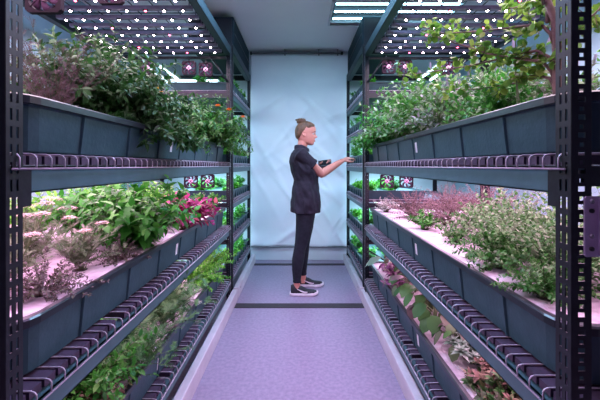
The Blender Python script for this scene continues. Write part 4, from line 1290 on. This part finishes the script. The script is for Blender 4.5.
obj('hair_tuft', tf, M['hair'], bun)
obj('hair_tie', MB().tube([W(bc[0]+.028*math.cos(a)+.008, bc[1]+.03*math.sin(a), bc[2]-.022) for a in np.linspace(0,2*PI,16)], .004, 6), M['brow'], hair)

# ---- tunic
TUN = [(.805,.056,.146,.205),(.83,.055,.146,.206),(.93,.053,.142,.204),(1.03,.054,.134,.190),(1.126,.057,.127,.176),(1.225,.042,.134,.190),(1.30,.020,.127,.205),(1.355,.006,.108,.208),(1.395,.002,.090,.190),(1.425,.006,.070,.135),(1.447,.014,.060,.085)]
def tun_ring(z, n=72):
    zz = [t[0] for t in TUN]; cx, rx, ry = [float(np.interp(z, zz, [t[i] for t in TUN])) for i in (1,2,3)]
    R = []
    for k in range(n):
        a = 2*PI*k/n; c, s = math.cos(a), math.sin(a)
        x = rx*math.copysign(abs(c)**.85, c); y = ry*math.copysign(abs(s)**.85, s)
        amp = .017*min(1, max(0, (1.40-z)/.15))
        wv = amp*(noise.noise(Vector((c*1.6+z*2.0, s*1.6-z*3.5, z*7.0)))+.7*noise.noise(Vector((c*3+5, s*3, z*14+c*3))))
        fold = .009*math.sin(a*7+z*5)*max(0, (1.1-z)/.3)
        q = 1+(wv+fold)/.15
        R.append(W(cx+x*q, PY+y*q, z))
    return R
tm = MB(); tm.rings([tun_ring(z) for z in np.linspace(.805,1.447,70)])
for S, E in ((SH_R, EL_R), (SH_L, EL_L)):
    pts = [S+(np.array([.02,PY,1.37])-S)*.25, S, S*.75+E*.25, S*.62+E*.38, S*.46+E*.54]
    tm.tube([W(*p) for p in pts], [.07,.071,.067,.065,.067], 20)
tun = obj('tunic', remeshed(tm, .006, 3, 'tunic'), M['tunic'], person)
# cuffs, collar, placket, side vent
for S, E in ((SH_R, EL_R), (SH_L, EL_L)):
    a = S*.50+E*.50; b = S*.445+E*.555
    obj('sleeve_cuff', MB().tube([W(*a), W(*b)], [.0695,.070], 24), M['tunic'], tun)
cl = MB()
cr_ = []
for j, (z, g) in enumerate(((1.432,.004),(1.462,.0),(1.476,.003),(1.468,.012),(1.438,.016))):
    R = []
    for k in range(28):
        a = 2*PI*k/28
        drop = .030*max(0, math.cos(a))
        R.append(W(.018+(.062+g)*math.cos(a), 3.345+(.064+g)*math.sin(a), z-drop-.006*(1-math.cos(a))*0))
    cr_.append(R)
cl.rings(cr_, False, False)
obj('collar', cl, M['tunic'], tun)
hemp = MB(); hemp.rings([[ (p[0]*1.0, p[1], p[2]) for p in tun_ring(z)] for z in (.803,.818)], True, True)
vent = MB().tube([W(.045, PY-.207, .80), W(.045, PY-.210, .86), W(.046, PY-.206, .93)], [.0035,.003,.001], 6)
obj('side_vent', vent, M['legging'], tun)

# ---- leggings
lg = MB()
for LG in (LEG_R, LEG_L):
    P = [p for p in LG if p[2] > .12]
    P.append((P[-1][0]*.5+LG[-2][0]*.5, P[-1][1]*.5+LG[-2][1]*.5, .125, .036))
    lg.tube([W(*p[:3]) for p in P], [p[3]+.0055 for p in P], 20, up=(1,0,0))
obj('leggings', remeshed(lg, .006, 3, 'leggings'), M['legging'], person)

# ---- sneakers
def shoe(hx, y, yaw, label):
    r = []
    c, s_ = math.cos(yaw), math.sin(yaw)
    def L(x, yy, z): return W(hx+x*c-yy*s_, y+x*s_+yy*c, z)
    # sole: plan outline
    st = [(-.008,.018,0),(.0,.030,0),(.03,.036,0),(.08,.035,0),(.13,.040,0),(.18,.047,0),(.225,.044,.004),(.255,.030,.010),(.268,.012,.015)]
    top = MB(); rings = []
    def outline(z, grow):
        o = []
        for (x, w, lift) in st: o.append(L(x+(grow if x > .2 else -grow if x < .02 else 0), -(w+grow), z+lift))
        for (x, w, lift) in reversed(st): o.append(L(x+(grow if x > .2 else -grow if x < .02 else 0), w+grow, z+lift))
        return o
    sl = MB().rings([outline(.001, -.004), outline(.006, .001), outline(.022, .002), outline(.030, -.001)], True, True, False)
    # upper: sections along x (x, half width, top z, )
    U = [(.002,.022,.098),(.02,.031,.106),(.05,.034,.104),(.085,.034,.096),(.12,.036,.082),(.155,.040,.062),(.19,.043,.054),(.225,.039,.050),(.25,.026,.045),(.262,.010,.036)]
    up = []
    for (x, w, zt) in U:
        lift = .010*max(0, (x-.2)/.06)
        R = []
        for k in range(20):
            a = 2*PI*k/20
            zc = .028+lift; h = zt-zc
            cc, ss = math.cos(a), math.sin(a)
            R.append(L(x, w*math.copysign(abs(cc)**.7, cc), zc+(h*abs(ss)**.8 if ss > 0 else .006*ss)))
        up.append(R)
    root = obj('sneaker', MB().rings(up), M['shoe'], person)
    root['label'] = label
    obj('sole', sl, M['sole'], root)
    for side in (-1, 1):    # curved tick mark on the flank
        tk = [(.066,.050,.002),(.080,.045,.007),(.100,.046,.0085),(.130,.056,.0065),(.158,.068,.0045),(.180,.078,.0015)]
        tk = [(.155-.9*(x-.078)-.0, z, w) for (x, z, w) in tk]
        pts = [L(x, side*(.0375+.003*math.sin((x-.05)*20)), z-.004) for (x, z, w) in tk]
        q = obj('tick_mark', MB().tube(pts, [(w, .003) for (_, _, w) in tk], 8, up=(0,0,1)), M['sole'], root)
        q['label'] = 'white curved tick'
    for k in range(4):
        x = .085+.022*k; z = .097-.0135*k*.9
        obj('lace', MB().tube([L(x, -.022, z-.006), L(x+.004, 0, z+.002), L(x, .022, z-.006)], .0028, 6), M['legging'], root)
shoe(-.092, 3.262, .0, 'near black sneaker with white sole')
shoe(-.020, 3.505, .0, 'far black sneaker with white sole')

# ---- device held in the other hand
tb = thing('tablet', 'small dark tablet held in the left hand of the person', 'tablet', (.256, 3.435, 1.293))
tb.rotation_euler = (math.radians(38), math.radians(-8), math.radians(-6))
bevel(obj('shell', MB().box(-.068,.068,-.050,.050,-.007,.007), M['tablet'], tb), .004)
obj('screen', MB().box(-.055,.055,-.038,.038,.0071,.0082), M['screen'], tb)
# ------------------------------------------------------------------ light
PINK = (1.0,.56,.90); WARM = (1.0,.74,.90); TEAL = (.50,.90,1.0)
yc = (Y0+Y1)/2
for sd in ('left', 'right'):
    sg, xf = SIDES[sd]
    xm = sg*(xf+DEPTH/2)
    area('grow_lamp_top', (xm, yc, 2.235), (DEPTH-.15, 2.2), 52, WARM)
    area('grow_lamp_middle', (xm, yc, 1.205), (DEPTH-.12, 2.25), 50, PINK)
    area('grow_lamp_bottom', (xm, yc, .632), (DEPTH-.12, 2.25), 40, PINK)
    for k in range(1, 6):
        area('deck_lamp', (sg*(xf+.45), (S0+S1)/2, SDECK[k]-.10), (.7, 1.0), 21.0, (.46,.80,1.0))
    area('deck_lamp_top', (sg*(xf+.6), (S0+S1)/2, 2.34), (.7, .9), 12.0, (.55,.88,1.0))

area('added_aisle_fill', (0, 2.2, HC-.045), (1.1,.45), 52, (.38,.66,1.0))  # added blue fill for the far aisle, source out of view
w = bpy.data.worlds.new('World'); sc.world = w; w.use_nodes = True
w.node_tree.nodes['Background'].inputs[0].default_value = (.65,.32,.95,1)
w.node_tree.nodes['Background'].inputs[1].default_value = .05

cam = bpy.data.cameras.new('Camera'); co = bpy.data.objects.new('Camera', cam); COL.objects.link(co)
co.location = (0, 0, EYE); co.rotation_euler = (PI/2, 0, 0)
cam.sensor_width = 36; cam.lens = 36*FPX/600
cam.shift_y = -(200-165.5)/600
cam.clip_start = .02
sc.camera = co
sc.view_settings.view_transform = 'Standard'
sc.view_settings.look = 'None'
sc.view_settings.exposure = 0.2
sc.view_settings.gamma = 1.0
sc.view_settings.use_curve_mapping = False
sc.cycles.use_denoising = True
sc.cycles.max_bounces = 6
